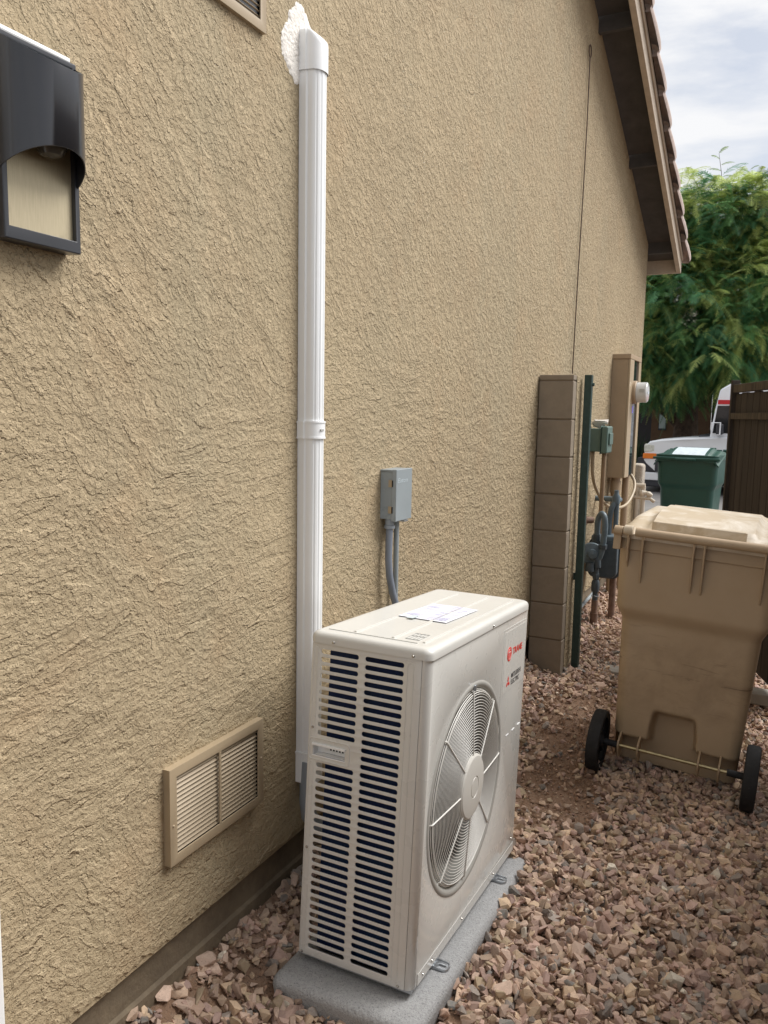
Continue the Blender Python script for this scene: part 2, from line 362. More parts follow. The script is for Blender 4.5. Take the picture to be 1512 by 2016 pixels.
def plate(name, outer, holes, th, frame, mat, parent=None, bev=.0008, res=1):
    """sheet with holes: outlines in 2-D, frame(a,b,h)->xyz"""
    cu_ = bpy.data.curves.new(name, 'CURVE'); cu_.dimensions = '2D'; cu_.fill_mode = 'BOTH'; cu_.extrude = th / 2; cu_.bevel_depth = bev; cu_.bevel_resolution = res; cu_.offset = -bev
    for loop in [outer] + holes:
        sp = cu_.splines.new('POLY'); sp.points.add(len(loop) - 1); sp.use_cyclic_u = True
        for p, (a, b_) in zip(sp.points, loop): p.co = (a, b_, 0, 1)
    ob = bpy.data.objects.new('tmp', cu_); C.objects.link(ob); dg = bpy.context.evaluated_depsgraph_get(); dg.update()
    me = bpy.data.meshes.new_from_object(ob.evaluated_get(dg)); bpy.data.objects.remove(ob); bpy.data.curves.remove(cu_)
    co = np.empty(len(me.vertices) * 3); me.vertices.foreach_get('co', co); co = co.reshape(-1, 3)
    for v_, p in zip(me.vertices, co): v_.co = frame(p[0], p[1], p[2])
    bm = bmesh.new(); bm.from_mesh(me); bmesh.ops.remove_doubles(bm, verts=bm.verts[:], dist=1e-6); bmesh.ops.recalc_face_normals(bm, faces=bm.faces[:]); bm.to_mesh(me); bm.free()
    return link(name, me, mat, parent, ang=30)
def text_mesh(name, s, size, frame, th=.0003, shear=0, sx=1., bold=0, align='LEFT'):
    cu_ = bpy.data.curves.new(name, 'FONT'); cu_.body = s; cu_.size = size; cu_.extrude = 0; cu_.shear = shear; cu_.offset = bold; cu_.align_x = align; cu_.resolution_u = 3
    ob = bpy.data.objects.new('tmp', cu_); C.objects.link(ob); dg = bpy.context.evaluated_depsgraph_get(); dg.update()
    me = bpy.data.meshes.new_from_object(ob.evaluated_get(dg)); bpy.data.objects.remove(ob); bpy.data.curves.remove(cu_)
    for v_ in me.vertices: v_.co = frame(v_.co.x * sx, v_.co.y, th)
    return me
def rrect(x0, y0, x1, y1, r, n=4):
    pts = []
    for cx, cy, a0 in ((x1 - r, y1 - r, 0), (x0 + r, y1 - r, 90), (x0 + r, y0 + r, 180), (x1 - r, y0 + r, 270)):
        for k in range(n + 1):
            a = R(a0 + 90 * k / n); pts.append((cx + r * math.cos(a), cy + r * math.sin(a)))
    return pts
def circ(cx, cy, r, n=48): return [(cx + r * math.cos(2 * math.pi * k / n), cy + r * math.sin(2 * math.pi * k / n)) for k in range(n)]
def copy_tree(o, parent=None):
    c = o.copy(); C.objects.link(c)
    if parent: c.parent = parent
    for ch in [x for x in bpy.data.objects if x.parent == o]: copy_tree(ch, c)
    return c
def fastmesh(name, V, F, colr=None, smooth=False):
    """V (n,3) float, F (m,k) int -> mesh"""
    me = bpy.data.meshes.new(name); n, (mf, k) = len(V), F.shape
    me.vertices.add(n); me.vertices.foreach_set('co', V.astype(np.float32).ravel())
    me.loops.add(mf * k); me.loops.foreach_set('vertex_index', F.astype(np.int32).ravel())
    me.polygons.add(mf); me.polygons.foreach_set('loop_start', np.arange(0, mf * k, k, dtype=np.int32))
    me.polygons.foreach_set('use_smooth', np.full(mf, smooth, dtype=bool))
    me.update(calc_edges=True)
    if colr is not None:
        at = me.color_attributes.new('stone_col', 'FLOAT_COLOR', 'POINT')
        cc = np.ones((n, 4), dtype=np.float32); cc[:, :3] = colr; at.data.foreach_set('color', cc.ravel())
    return me

# ------------------------------------------------------------------ ground
def sst(a, b, x): t_ = np.clip((x - a) / (b - a), 0, 1); return t_ * t_ * (3 - 2 * t_)
def gz(x, y):
    x = np.asarray(x, float); y = np.asarray(y, float)
    z = .018 + .115 * np.exp(-np.maximum(x, 0) / .085) * (1 - sst(2.6, 4, y) * .4)
    z = z - .06 * np.maximum(x - .5, 0)
    z = z + .062 * sst(3.3, 4.1, y) * (1 - sst(.25, .55, x))
    z = z + .02 * sst(4.6, 7, y) + .17 * sst(8, 14, y)
    return z
ys = np.concatenate([np.arange(-3, 8, .05), np.arange(8, 60, 2.0)]); xs = np.concatenate([np.arange(-60, -1, 3.), np.arange(-.3, 2, .03), np.arange(2.2, 60, 3.)])
GX, GY = np.meshgrid(xs, ys); GZ = gz(GX, GY) - .006
nx, ny = len(xs), len(ys); idx = np.arange(nx * ny).reshape(ny, nx)
Fq = np.stack([idx[:-1, :-1], idx[:-1, 1:], idx[1:, 1:], idx[1:, :-1]], -1).reshape(-1, 4)
g = link('ground', fastmesh('ground', np.stack([GX.ravel(), GY.ravel(), GZ.ravel()], 1), Fq, smooth=True), 'ground_dirt', smooth=False); tag(g, kind='structure')
dr = MB(); yy = [8.2, 9, 10, 11, 12, 13, 14, 16, 18.0]
for i in range(len(yy) - 1):
    z0, z1 = float(gz(0, yy[i])) + .012, float(gz(0, yy[i + 1])) + .012
    dr.add([(-30, yy[i], z0), (30, yy[i], z0), (30, yy[i + 1], z1), (-30, yy[i + 1], z1)], [(0, 1, 2, 3)])
tag(build('driveway', dr, 'asphalt'), kind='structure')

# gravel: crushed stone, every stone a small faceted hull
def stone_shapes(n):
    out_ = []
    for i in range(n):
        bm = bmesh.new(); k = rng.integers(10, 16)
        p = rng.normal(size=(k, 3)); p /= np.linalg.norm(p, axis=1)[:, None]; p = np.sign(p) * np.abs(p) ** .7; p *= rng.uniform(.78, 1.1, (k, 1)); p *= np.array([1.05, rng.uniform(.55, .95), rng.uniform(.35, .62)])
        for q in p: bm.verts.new(q)
        r_ = bmesh.ops.convex_hull(bm, input=bm.verts[:]); bmesh.ops.delete(bm, geom=[e for e in r_['geom_interior'] if isinstance(e, bmesh.types.BMVert)], context='VERTS')
        bmesh.ops.triangulate(bm, faces=bm.faces[:]); bm.verts.index_update(); bmesh.ops.recalc_face_normals(bm, faces=bm.faces[:])
        out_.append((np.array([v.co[:] for v in bm.verts]), np.array([[v.index for v in f.verts] for f in bm.faces]))); bm.free()
    return out_
SH = stone_shapes(40)
PAL = np.array([(.40, .285, .205), (.36, .24, .18), (.33, .215, .175), (.43, .31, .21), (.30, .20, .165), (.27, .18, .155), (.38, .27, .21), (.42, .30, .235), (.20, .17, .15), (.14, .135, .125), (.50, .44, .36), (.31, .235, .155), (.24, .205, .18), (.35, .25, .185)])
PAL = PAL * np.array([1.38, 1.42, 1.42]); PW = np.array([13, 12, 8, 12, 9, 7, 12, 11, 4, 3, 1.2, 7, 5, 9.]); PW /= PW.sum()
PADROT = Euler((R(-3.504), R(0.4), R(0.55)), 'YXZ').to_matrix()
def dirt_mask(x, y):
    m_ = 1.3 * np.exp(-(((x - .42) / .20) ** 2 + ((y - 3.75) / .42) ** 2)) + np.exp(-(((x - .46) / .15) ** 2 + ((y - 3.05) / .24) ** 2)) * 1.3 + np.exp(-(((x - .12) / .06) ** 2 + ((y - 1.55) / .12) ** 2)) * .55 + np.exp(-(((x - .3) / .2) ** 2 + ((y - 5.6) / .7) ** 2)) * .8
    m_ = m_ + np.exp(-(((x - .62) / .10) ** 2 + ((y - 2.95) / .25) ** 2)) * .7 + np.exp(-(((x - .62) / .12) ** 2 + ((y - 3.9) / .2) ** 2)) * .8
    m_ = m_ * (1 + .35 * np.sin(x * 31 + y * 9) * np.sin(y * 23))
    return np.clip(m_ * 1.15, 0, .95)
def scatter(n, rmin, rmax, x0, x1, y0, y1, sink, dirtk=1., jit=.006, soil=0.):
    X_ = rng.uniform(x0, x1, n); Y_ = rng.uniform(y0, y1, n)
    keep = rng.uniform(size=n) > dirt_mask(X_, Y_) * dirtk
    inpad = (X_ > .135) & (X_ < .548) & (Y_ > 1.56) & (Y_ < 2.47)
    inpil = (X_ < .2) & (Y_ > 4.26) & (Y_ < 4.60)
    keep &= ~inpad & ~inpil
    X_, Y_ = X_[keep], Y_[keep]; n = len(X_)
    rr = rng.uniform(rmin, rmax, n) * rng.choice([.75, 1, 1.25], n, p=[.42, .38, .20])
    Z_ = gz(X_, Y_) + rng.uniform(-1, 1, n) * jit + rr * sink
    sh = rng.integers(0, len(SH), n); VV, FF, CC = [], [], []; off = 0
    cols = PAL[rng.choice(len(PAL), n, p=PW)] * rng.uniform(.7, 1.3, (n, 1))
    if soil: sm_ = rng.uniform(size=n) < soil; cols[sm_] = np.array([.33, .205, .135]) * rng.uniform(.75, 1.25, (int(sm_.sum()), 1))
    for s_ in range(len(SH)):
        ii = np.where(sh == s_)[0]
        if not len(ii): continue
        bv, bf = SH[s_]; q = rng.normal(size=(len(ii), 4)) * np.array([1, .45, .45, 1.0]); q /= np.linalg.norm(q, axis=1)[:, None]
        w_, a, b_, c_ = q.T
        M_ = np.stack([1 - 2 * (b_ * b_ + c_ * c_), 2 * (a * b_ - c_ * w_), 2 * (a * c_ + b_ * w_), 2 * (a * b_ + c_ * w_), 1 - 2 * (a * a + c_ * c_), 2 * (b_ * c_ - a * w_), 2 * (a * c_ - b_ * w_), 2 * (b_ * c_ + a * w_), 1 - 2 * (a * a + b_ * b_)], -1).reshape(-1, 3, 3)
        P_ = np.einsum('nij,kj->nki', M_, bv) * rr[ii][:, None, None] + np.stack([X_[ii], Y_[ii], Z_[ii]], 1)[:, None, :]
        k = len(bv); VV.append(P_.reshape(-1, 3)); FF.append((bf[None] + (np.arange(len(ii)) * k)[:, None, None] + off).reshape(-1, 3)); CC.append(np.repeat(cols[ii], k, 0)); off += k * len(ii)
    return np.concatenate(VV), np.concatenate(FF), np.concatenate(CC)
parts_ = [scatter(8800, .013, .026, -.01, 1.72, .9, 3.0, .15), scatter(4500, .011, .02, -.01, 1.72, .9, 3.0, .9, jit=.01),
          scatter(11500, .012, .022, -.01, 1.72, 3.0, 5.6, .15), scatter(5000, .011, .02, -.01, 1.72, 3.0, 5.6, .8, jit=.01),
          scatter(5500, .013, .024, -.3, 1.72, 5.6, 8.3, .2),
          scatter(26000, .0025, .008, -.01, 1.5, .9, 6, .35, 0., jit=.003, soil=.72), scatter(260, .024, .038, .1, 1.6, 1.0, 5, .1)]
off = 0; VV, FF, CC = [], [], []
for v_, f_, c_ in parts_: VV.append(v_); FF.append(f_ + off); CC.append(c_); off += len(v_)
gr_ = link('gravel', fastmesh('gravel', np.concatenate(VV), np.concatenate(FF), np.concatenate(CC)), 'stone', smooth=False)
tag(gr_, 'loose crushed stone gravel in tan, pink and grey covering the side yard', 'gravel', kind='stuff')

# a concrete strip in the gate opening, half buried
cs = MB().box((.2, 4.58, .0), (1.25, 4.70, .062)); tag(build('concrete_strip', cs, 'concrete', bevel=.006), 'narrow flat concrete strip in the gravel beyond the block pillar', 'concrete strip')
cl = MB(); cl.lathe([(.0, .0), (.07, .012), (.12, .004), (.15, -.03)], (.13, 5.15, .065), (0, 0, 1), 14)
for i, p in enumerate(cl.v): cl.v[i] = (p[0] + random.uniform(-.012, .012), p[1] + random.uniform(-.02, .02), p[2] + random.uniform(-.005, .008))
tag(build('concrete_lump', cl, 'concrete'), 'rough grey lump of spilled concrete at the foot of the gas riser', 'concrete lump')

# ------------------------------------------------------------------ house
house = empty('house', (0, 3, .1), label='tan stucco house gable wall with a tiled overhanging rake', cat='house')
HO = Vector((0, 3, .1))
def hv(mb):
    mb.v = [(p[0] - HO.x, p[1] - HO.y, p[2] - HO.z) for p in mb.v]; return mb
def roofz(y): return 3.95 - .389 * (y - 5.09)      # underside line of the barge board
Y0, Y1 = -.6, 7.6
ysw = [Y0]; 
while ysw[-1] < Y1:
    y = ysw[-1]; ysw.append(y + (.03 if y < .82 else .008 if y < 2.5 else .03))
ysw[-1] = Y1; ysw = np.array(ysw)
zb = np.concatenate([np.arange(.275, 3.0, .05)]); tt = np.linspace(0, 1, 12)[0:]
WY, WZ = np.meshgrid(ysw, zb)
topz = np.minimum(roofz(ysw) + .09, 4.6)
up_ = 3.0 + tt[:, None] * (topz[None, :] - 3.0)
WYa = np.vstack([WY, np.repeat(ysw[None], len(tt), 0)]); WZa = np.vstack([WZ, up_])
nr, nc = WYa.shape; idx = np.arange(nr * nc).reshape(nr, nc)
edge = .006 * np.sin(WYa * 37) + .004 * np.sin(WYa * 91 + 1) + .003 * np.sin(WYa * 233)
WZa[0] += edge[0] + .004 * rng.normal(size=nc).cumsum().clip(-1, 1) * .3
V_ = np.stack([np.zeros(nr * nc), WYa.ravel() - HO.y, WZa.ravel() - HO.z], 1)
F_ = np.stack([idx[:-1, :-1], idx[:-1, 1:], idx[1:, 1:], idx[1:, :-1]], -1).reshape(-1, 4)
wall = link('wall', fastmesh('wall', V_, F_, smooth=True), 'stucco', house, smooth=False)
# rest of the shell: end wall, stucco drip edge, foundation
sh = MB(); sh.box((-6, 7.55, .2), (-.012, 7.6, 3.15)); sh.box((-.03, Y0, .262), (-.004, 7.58, .285)); build('end_wall', hv(sh), 'stucco_plain', house)
fd = MB()
pr = [(-.2, .0), (-.008, .0), (-.012, .165), (-.02, .172), (-.026, .285), (-.2, .285)]
fd.prism(pr, Y0, 7.57, lambda a, b_, h: (a, h, b_)); build('foundation', hv(fd), 'foundation', house)
# roof: deck, barge board, eave board, lookouts, tiles
slope = math.atan(.389); ry_ = Matrix.Rotation(-slope, 3, 'X')
def rake(mb, x0, x1, y0, y1, d0, d1):   # slab along the rake, d = height above barge bottom line
    mb.add([(x, y, roofz(y) + d) for x in (x0, x1) for y in (y0, y1) for d in (d0, d1)], [(0, 1, 3, 2), (4, 6, 7, 5), (0, 4, 5, 1), (2, 3, 7, 6), (0, 2, 6, 4), (1, 5, 7, 3)]); return mb
build('roof_deck', hv(rake(MB(), -8, .21, -3, 7.98, .115, .14)), 'shaded_tan', house)
build('barge_board', hv(rake(MB(), .212, .25, -3, 7.90, 0, .155)), 'tan_paint_wood', house, bevel=.003)
build('trim_board', hv(rake(MB(), .2515, .262, -3, 7.91, .105, .158)), 'tan_paint_wood', house, bevel=.002)
eb = MB().box((-6, 7.90, roofz(7.9) - .005), (.25, 7.935, roofz(7.9) + .14)); build('eave_board', hv(eb), 'tan_paint_wood', house, bevel=.003)
for yl in (4.05, 5.28, 6.5, 7.62):
    z = roofz(yl); build('lookout', hv(MB().box((-.02, yl, z + .02), (.211, yl + .04, z + .114))), 'shaded_tan', house)
rt = MB()
N = 20; L_ = .335
for i in range(N):
    y1_ = 8.05 - i * L_; y0_ = y1_ - L_ - .05
    # half-round rake tile lying along the slope
    for side in (0,):
        prof = []
        for k in range(9):
            a = R(-35 + 240 * k / 8); prof.append((.262 + .062 * math.cos(a), .165 + .058 * math.sin(a)))
        vs, fs = [], []
        for (f_, lift, sc_) in ((0, -.006, .72), (.45, .010, .93), (.80, .022, 1.0), (.94, .024, .93), (1, .018, .72)):
            yy_ = y0_ + (y1_ - y0_) * f_
            for px, pd in prof: vs.append((.262 + (px - .262) * sc_, yy_, roofz(yy_) + .165 + (pd - .165) * sc_ + lift))
        for r_ in range(4):
            for k in range(8): fs.append((r_ * 9 + k, r_ * 9 + k + 1, (r_ + 1) * 9 + k + 1, (r_ + 1) * 9 + k))
        fs.append(tuple(36 + k for k in range(9)))
        rt.add(vs, fs)
build('rake_tile', hv(rt), 'roof_tile', house, ang=50)
rake2 = rake(MB(), .236, .262, -3, 7.93, .157, .185); build('roof_felt', hv(rake2), 'underlay', house)
build('roof', hv(rake(MB(), -8, .235, -3, 8.0, .145, .20)), 'roof_tile', house)
# white joint compound around the line cover elbow
pt = [(1.805, 2.486), (1.812, 2.50), (1.826, 2.515), (1.835, 2.545), (1.85, 2.556), (1.87, 2.58), (1.886, 2.584), (1.905, 2.577), (1.92, 2.563), (1.945, 2.54), (1.95, 2.50), (1.95, 2.44), (1.90, 2.40), (1.877, 2.385), (1.862, 2.38), (1.85, 2.395), (1.838, 2.401), (1.822, 2.415), (1.806, 2.43), (1.80, 2.46)]
pp = []
for i in range(len(pt)):
    a, b_ = Vector(pt[i]), Vector(pt[(i + 1) % len(pt)])
    for k in range(4):
        q = a.lerp(b_, k / 4); pp.append((q.x + random.uniform(-.0028, .0028), q.y + random.uniform(-.003, .003)))
pc = MB(); cen = Vector((1.885, 2.48)); npp = len(pp); vs = []
smp_ = [Vector((sum(pp[(i + j) % npp][0] for j in range(-6, 7)) / 13, sum(pp[(i + j) % npp][1] for j in range(-6, 7)) / 13)) for i in range(npp)]
for s_, hx in [(1.03, .0003), (.985, .0018)] + [(.985 - .06 * k, .0036) for k in range(1, 15)]:
    for i, p in enumerate(pp):
        bp_ = Vector(p) if s_ > .9 else smp_[i]; q = cen + (bp_ - cen) * s_; jj = .0 if s_ > .9 else .0018
        vs.append((hx + random.uniform(-.0013, .0013) * min(1, hx * 200), q.x + random.uniform(-jj, jj), q.y + random.uniform(-jj, jj)))
fs = [(r_ * npp + k, r_ * npp + (k + 1) % npp, (r_ + 1) * npp + (k + 1) % npp, (r_ + 1) * npp + k) for r_ in range(15) for k in range(npp)] + [tuple(15 * npp + k for k in range(npp))]
pc.add(vs, fs); tag(build('plaster_patch', hv(pc), 'patch_white', house), 'rough white plaster patch')

# ------------------------------------------------------------------ things on the wall
# refrigerant line cover
lc = empty('pipe_cover', (0, 1.918, .45), label='tall white plastic pipe cover running up the stucco wall', cat='pipe cover'); LO = Vector((0, 1.918, .45))
def sh_(mb, O):
    mb.v = [(p[0] - O.x, p[1] - O.y, p[2] - O.z) for p in mb.v]; return mb
def dprof(gr=0.0, flute=True):
    w_ = .036 + gr; pts = [(0.001, -w_), (.022, -w_), (.0245, -w_ + .003)]
    n = 26
    for k in range(n + 1):
        a = math.pi * k / n; y = -math.cos(a) * (w_ - .004); x = .026 + (.032 + gr) * (max(0., math.sin(a)) ** .75)
        if flute and k % 4 == 2 and 2 < k < n - 1: x -= .0022
        pts.append((x, y))
    pts += [(.0245, w_ - .003), (.022, w_), (.001, w_)]
    return pts
def dext(z0, z1, gr=0., flute=True):
    return MB().prism(dprof(gr, flute), z0, z1, lambda a, b_, h: (a, 1.918 + b_, h))
build('duct', sh_(dext(.48, 2.45), LO), 'pvc_white', lc, ang=20)
ck = dext(1.448, 1.494, .004, False)
build('joint_band', sh_(ck, LO), 'pvc_white', lc, bevel=.0012, ang=25)
for z in (1.4465, 1.4905): build('band_lip', sh_(dext(z, z + .005, .0055, False), LO), 'pvc_white', lc)
build('band_slot', sh_(MB().box((.0585, 1.905, 1.468), (.0635, 1.921, 1.4735)), LO), 'ink_gray', lc)
build('joint_band', sh_(dext(.436, .528, .004, False), LO), 'pvc_white', lc, bevel=.0012, ang=25)
build('band_lip', sh_(dext(.5245, .530, .0055, False), LO), 'pvc_white', lc)
# elbow cap: D section swept from vertical into the wall
ec = MB(); prf = dprof(.004, False); n = len(prf); vs = []
def etop(px): return 2.522 - .75 * max(0, px - .030) - .05 * px
for (sx_, dz) in ((1, None), (1, -.016), (.985, -.006), (.93, -.001), (.80, .001), (.4, .002), (.02, .002)):
    for px, py in prf: vs.append((px * sx_, 1.918 + py * sx_, 2.418 if dz is None else etop(px * sx_) + dz))
ec.add(vs, [(r_ * n + k, r_ * n + k + 1, (r_ + 1) * n + k + 1, (r_ + 1) * n + k) for r_ in range(6) for k in range(n - 1)])
build('elbow_cap', sh_(ec, LO), 'pvc_white', lc, ang=40)
pb = MB().tube([(.032, 1.902, .50), (.032, 1.896, .38), (.036, 1.90, .33), (.05, 1.925, .285), (.08, 1.975, .255), (.14, 2.05, .24)], .024, 16)
build('insulated_pipe', sh_(pb, LO), 'pvc_gray', lc)

# vent grilles
def louver(name, y0, y1, z0, z1, label, slat_n, mat, dark=True, fr=.024, mull=True, dep=.018, slat_ang=40):
    O = Vector((0, (y0 + y1) / 2, z0)); g_ = empty(name, O, label=label, cat='wall vent')
    hol = [[(y0 + fr, z0 + fr), ((y0 + y1) / 2 - .004, z0 + fr), ((y0 + y1) / 2 - .004, z1 - fr), (y0 + fr, z1 - fr)], [((y0 + y1) / 2 + .004, z0 + fr), (y1 - fr, z0 + fr), (y1 - fr, z1 - fr), ((y0 + y1) / 2 + .004, z1 - fr)]] if mull else [[(y0 + fr, z0 + fr), (y1 - fr, z0 + fr), (y1 - fr, z1 - fr), (y0 + fr, z1 - fr)]]
    plate('frame', [(y0, z0), (y1, z0), (y1, z1), (y0, z1)], hol, .002, lambda a, b_, h: (dep + h, a - O.y, b_ - O.z), mat, g_, bev=.0008)
    sk = MB()
    for (a, b_) in (((y0 + .0005, z0 + .0005), (y1 - .0005, z0 + .003)), ((y0 + .0005, z1 - .003), (y1 - .0005, z1 - .0005)), ((y0 + .0005, z0 + .0035), (y0 + .003, z1 - .0035)), ((y1 - .003, z0 + .0035), (y1 - .0005, z1 - .0035))):
        sk.box((.000, a[0], a[1]), (dep - .0005, b_[0], b_[1]))
    build('rim', sh_(sk, O), mat, g_)
    build('backing', sh_(MB().box((.001, y0 + .004, z0 + .004), (.004, y1 - .004, z1 - .004)), O), 'dark_void', g_)
    sl = MB(); hgt = (z1 - z0 - 2 * fr) / slat_n
    for i in range(slat_n):
        z = z0 + fr + hgt * (i + .5)
        sl.box((dep - .009 - .0065, y0 + fr - .003, z - .0006), (dep - .009 + .0065, y1 - fr + .003, z + .0006), Matrix.Rotation(R(slat_ang), 3, 'Y'))
    tag(build('slats', sh_(sl, O), mat, g_, smooth=False))
    for (yy_, zz) in ((y0 + .011, (z0 + z1) / 2 - .02), (y1 - .011, (z0 + z1) / 2 + .01)):
        build('screw', sh_(MB().lathe([(.0001, .003), (.002, .0028), (.0035, .001), (.0036, 0)], (dep + .0015, yy_, zz), (1, 0, 0), 10), O), mat, g_)
    return g_
louver('wall_vent', 1.325, 1.692, .463, .70, 'tan louvered wall vent set low in the stucco near the ground', 17, 'tan_paint', dep=.018, slat_ang=42)
louver('wall_vent', 1.36, 1.718, 2.440, 2.67, 'tan framed vent with dark slots high beside the white plaster patch', 15, 'tan_paint', mull=False, dep=.010, slat_ang=-32)

# wall lamp
lo_ = Vector((0, 1.012, 1.80)); lamp = empty('wall_lamp', lo_, label='black half-round metal wall lamp with a brushed back plate', cat='wall lamp')
py0, py1 = .932, 1.093
plate('back_frame', rrect(py0, 1.80, py1, 2.13, .002, 2), [[(py0 + .010, 1.822), (py1 - .010, 1.822), (py1 - .010, 2.12), (py0 + .010, 2.12)]], .012, lambda a, b_, h: (.031 + h, a - lo_.y, b_ - lo_.z), 'bronze_paint', lamp, bev=.0022, res=2)
build('housing', sh_(MB().box((0, py0 + .001, 1.802), (.024, py1 - .001, 2.128)), lo_), 'bronze_paint', lamp)
build('back_plate', sh_(MB().box((.024, py0 + .009, 1.82), (.029, py1 - .009, 2.124)), lo_), 'brushed', lamp)
def ell(w_, D_e, n=28): return [(.037 - .007 + D_e * math.cos(a), w_ * math.sin(a)) for a in np.linspace(-math.pi / 2, math.pi / 2, n)]
def lz0(x_): return 1.910 + .6 * (x_ - .03)
def lz1(x_): return 2.126 - .55 * (x_ - .03)
so_, si_ = ell(.080, .076), ell(.0785, .0745)
s2 = MB(); n = len(so_); vs = [(a, 1.010 + b_, f_(a)) for f_ in (lz0, lz1) for a, b_ in so_] + [(a, 1.010 + b_, f_(a)) for f_ in (lz0, lz1) for a, b_ in si_]
fs = []
for k in range(n - 1):
    fs += [(k, k + 1, n + k + 1, n + k), (2 * n + k, 3 * n + k, 3 * n + k + 1, 2 * n + k + 1), (k, 2 * n + k, 2 * n + k + 1, k + 1), (n + k, n + k + 1, 3 * n + k + 1, 3 * n + k)]
s2.add(vs, fs); build('shroud', sh_(s2, lo_), 'bronze_paint', lamp, ang=60)
tg = MB(); vs = [(a, 1.010 + b_, lz1(a) - .004) for a, b_ in si_]; tg.add(vs, [tuple(range(len(vs)))]); build('top_lens', sh_(tg, lo_), 'label_pale', lamp)
build('top_bar', sh_(MB().box((.010, .94, 2.131), (.034, 1.085, 2.139)), lo_), 'pvc_white', lamp, bevel=.002)
bl = MB().lathe([(.001, -.05), (.018, -.046), (.028, -.03), (.03, -.012), (.024, .01), (.014, .03), (.013, .05)], (.062, 1.012, 1.995), (0, 0, 1), 20); build('bulb', sh_(bl, lo_), 'bulb_glass', lamp)
build('socket', sh_(MB().lathe([(.016, .05), (.016, .09)], (.062, 1.012, 1.995), (0, 0, 1), 16, True, True), lo_), 'bronze_paint', lamp)

# electrical disconnect
do = Vector((0, 2.46, 1.16)); dc = empty('disconnect_box', do, label='small grey electrical disconnect box on the wall above the air conditioner', cat='electrical box')
build('case', sh_(MB().box((0, 2.402, 1.163), (.044, 2.52, 1.325)), do), 'metal_gray', dc, bevel=.0012)
cv = MB().box((.0445, 2.398, 1.156), (.062, 2.524, 1.333)); build('cover', sh_(cv, do), 'metal_gray', dc, bevel=.002)
build('rain_hood', sh_(MB().box((-.001, 2.399, 1.3255), (.0435, 2.523, 1.332)), do), 'metal_gray', dc, bevel=.001)
for z in (1.285, 1.195):
    build('hinge', sh_(MB().box((.032, 2.3985, z - .012), (.044, 2.4015, z + .012)), do), 'tan_paint', dc)
    build('slot', sh_(MB().box((.046, 2.3965, z - .011), (.050, 2.3975, z + .011)), do), 'dark_void', dc)
for r_ in (.017, .011):
    build('knockout', sh_(MB().tube([(.021 + r_ * math.cos(a), 2.4015, 1.188 + r_ * math.sin(a)) for a in np.linspace(0, 2 * math.pi, 24, endpoint=False)], .0007, 6, closed=True), do), 'metal_gray', dc)
for z in (1.30, 1.262): build('dimple', sh_(MB().lathe([(.0001, .0012), (.003, .0008), (.0035, 0)], (.012, 2.402, z), (0, -1, 0), 12), do), 'metal_gray', dc)
tm = text_mesh('emblem', 'Eaton', .022, lambda a, b_, h: (.0625 + h - do.x, 2.405 + a * 1.6 - do.y, 1.288 + b_ - do.z), shear=.2); link('lettering', tm, 'label_pale', dc, smooth=False)
build('latch', sh_(MB().box((.05, 2.46, 1.150), (.066, 2.49, 1.155)), do), 'galv', dc)
co_ = MB(); build('conduit_hub', sh_(MB().lathe([(.016, 0), (.016, -.022), (.019, -.024), (.019, -.034), (.014, -.036)], (.026, 2.425, 1.163), (0, 0, 1), 18), do), 'pvc_gray', dc)
fx = MB().tube([(.026, 2.425, 1.14), (.026, 2.423, 1.08), (.027, 2.420, 1.02), (.03, 2.424, .96), (.037, 2.436, .90), (.05, 2.455, .83), (.07, 2.48, .75), (.10, 2.48, .68)], .0125, 14)
build('flexible_conduit', sh_(fx, do), 'flex_gray', dc)
rc = MB().tube([(.02, 2.492, 1.165), (.02, 2.493, .9), (.02, 2.494, .3)], .0095, 14); build('rigid_conduit', sh_(rc, do), 'metal_gray', dc)

# pale trim at the frame's lower left
tag(build('downspout', MB().box((.0, .79, .1), (.045, .866, 3.2)), 'pvc_white', bevel=.006), 'pale vertical downspout at the lower left edge of the wall', 'downspout')
# hanging wire with eye loop
wr = MB().tube([(.012, 5.046, 3.66), (.012, 5.05, 3.3), (.012, 5.035, 2.9), (.012, 5.0, 2.4), (.012, 4.973, 1.787)], .0035, 8)
wr.tube([(.012, 5.046 + .028 * math.cos(a), 3.695 + .035 * math.sin(a)) for a in np.linspace(-math.pi / 2, 1.4 * math.pi, 16)], .0035, 8)
tag(build('hanging_wire', wr, 'wire_rust'), 'thin rusty wire with an eye loop hanging down the stucco wall', 'wire')

# ------------------------------------------------------------------ block pillar and gate post
bpo = Vector((.098, 4.35, .05)); bp = empty('block_pillar', bpo, label='column of stacked tan concrete blocks built against the stucco wall', cat='pillar')
joints = [-.15, .084, .287, .490, .693, .897, 1.100, 1.303, 1.506, 1.713, 1.748]
for i in range(len(joints) - 1):
    dx = random.uniform(-.0015, .0015)
    build('block' if i < len(joints) - 2 else 'cap_block', sh_(MB().box((.006, 4.27 + dx, joints[i] + .004), (.192, 4.34, joints[i + 1] - .004)), bpo), 'block', bp, bevel=.0035)
build('mortar', sh_(MB().box((.010, 4.274, -.1), (.188, 4.339, 1.74)), bpo), 'mortar', bp)
yy_ = np.arange(4.342, 4.60, .006); zz_ = np.arange(-.05, 1.752, .005); A, B = np.meshgrid(yy_, zz_); idx = np.arange(A.size).reshape(A.shape)
V_ = np.stack([np.full(A.size, .1935) - bpo.x, A.ravel() - bpo.y, B.ravel() - bpo.z], 1); F_ = np.stack([idx[:-1, :-1], idx[:-1, 1:], idx[1:, 1:], idx[1:, :-1]], -1).reshape(-1, 4)
link('stucco_side', fastmesh('stucco_side', V_, F_, smooth=True), 'stucco', bp, smooth=False)
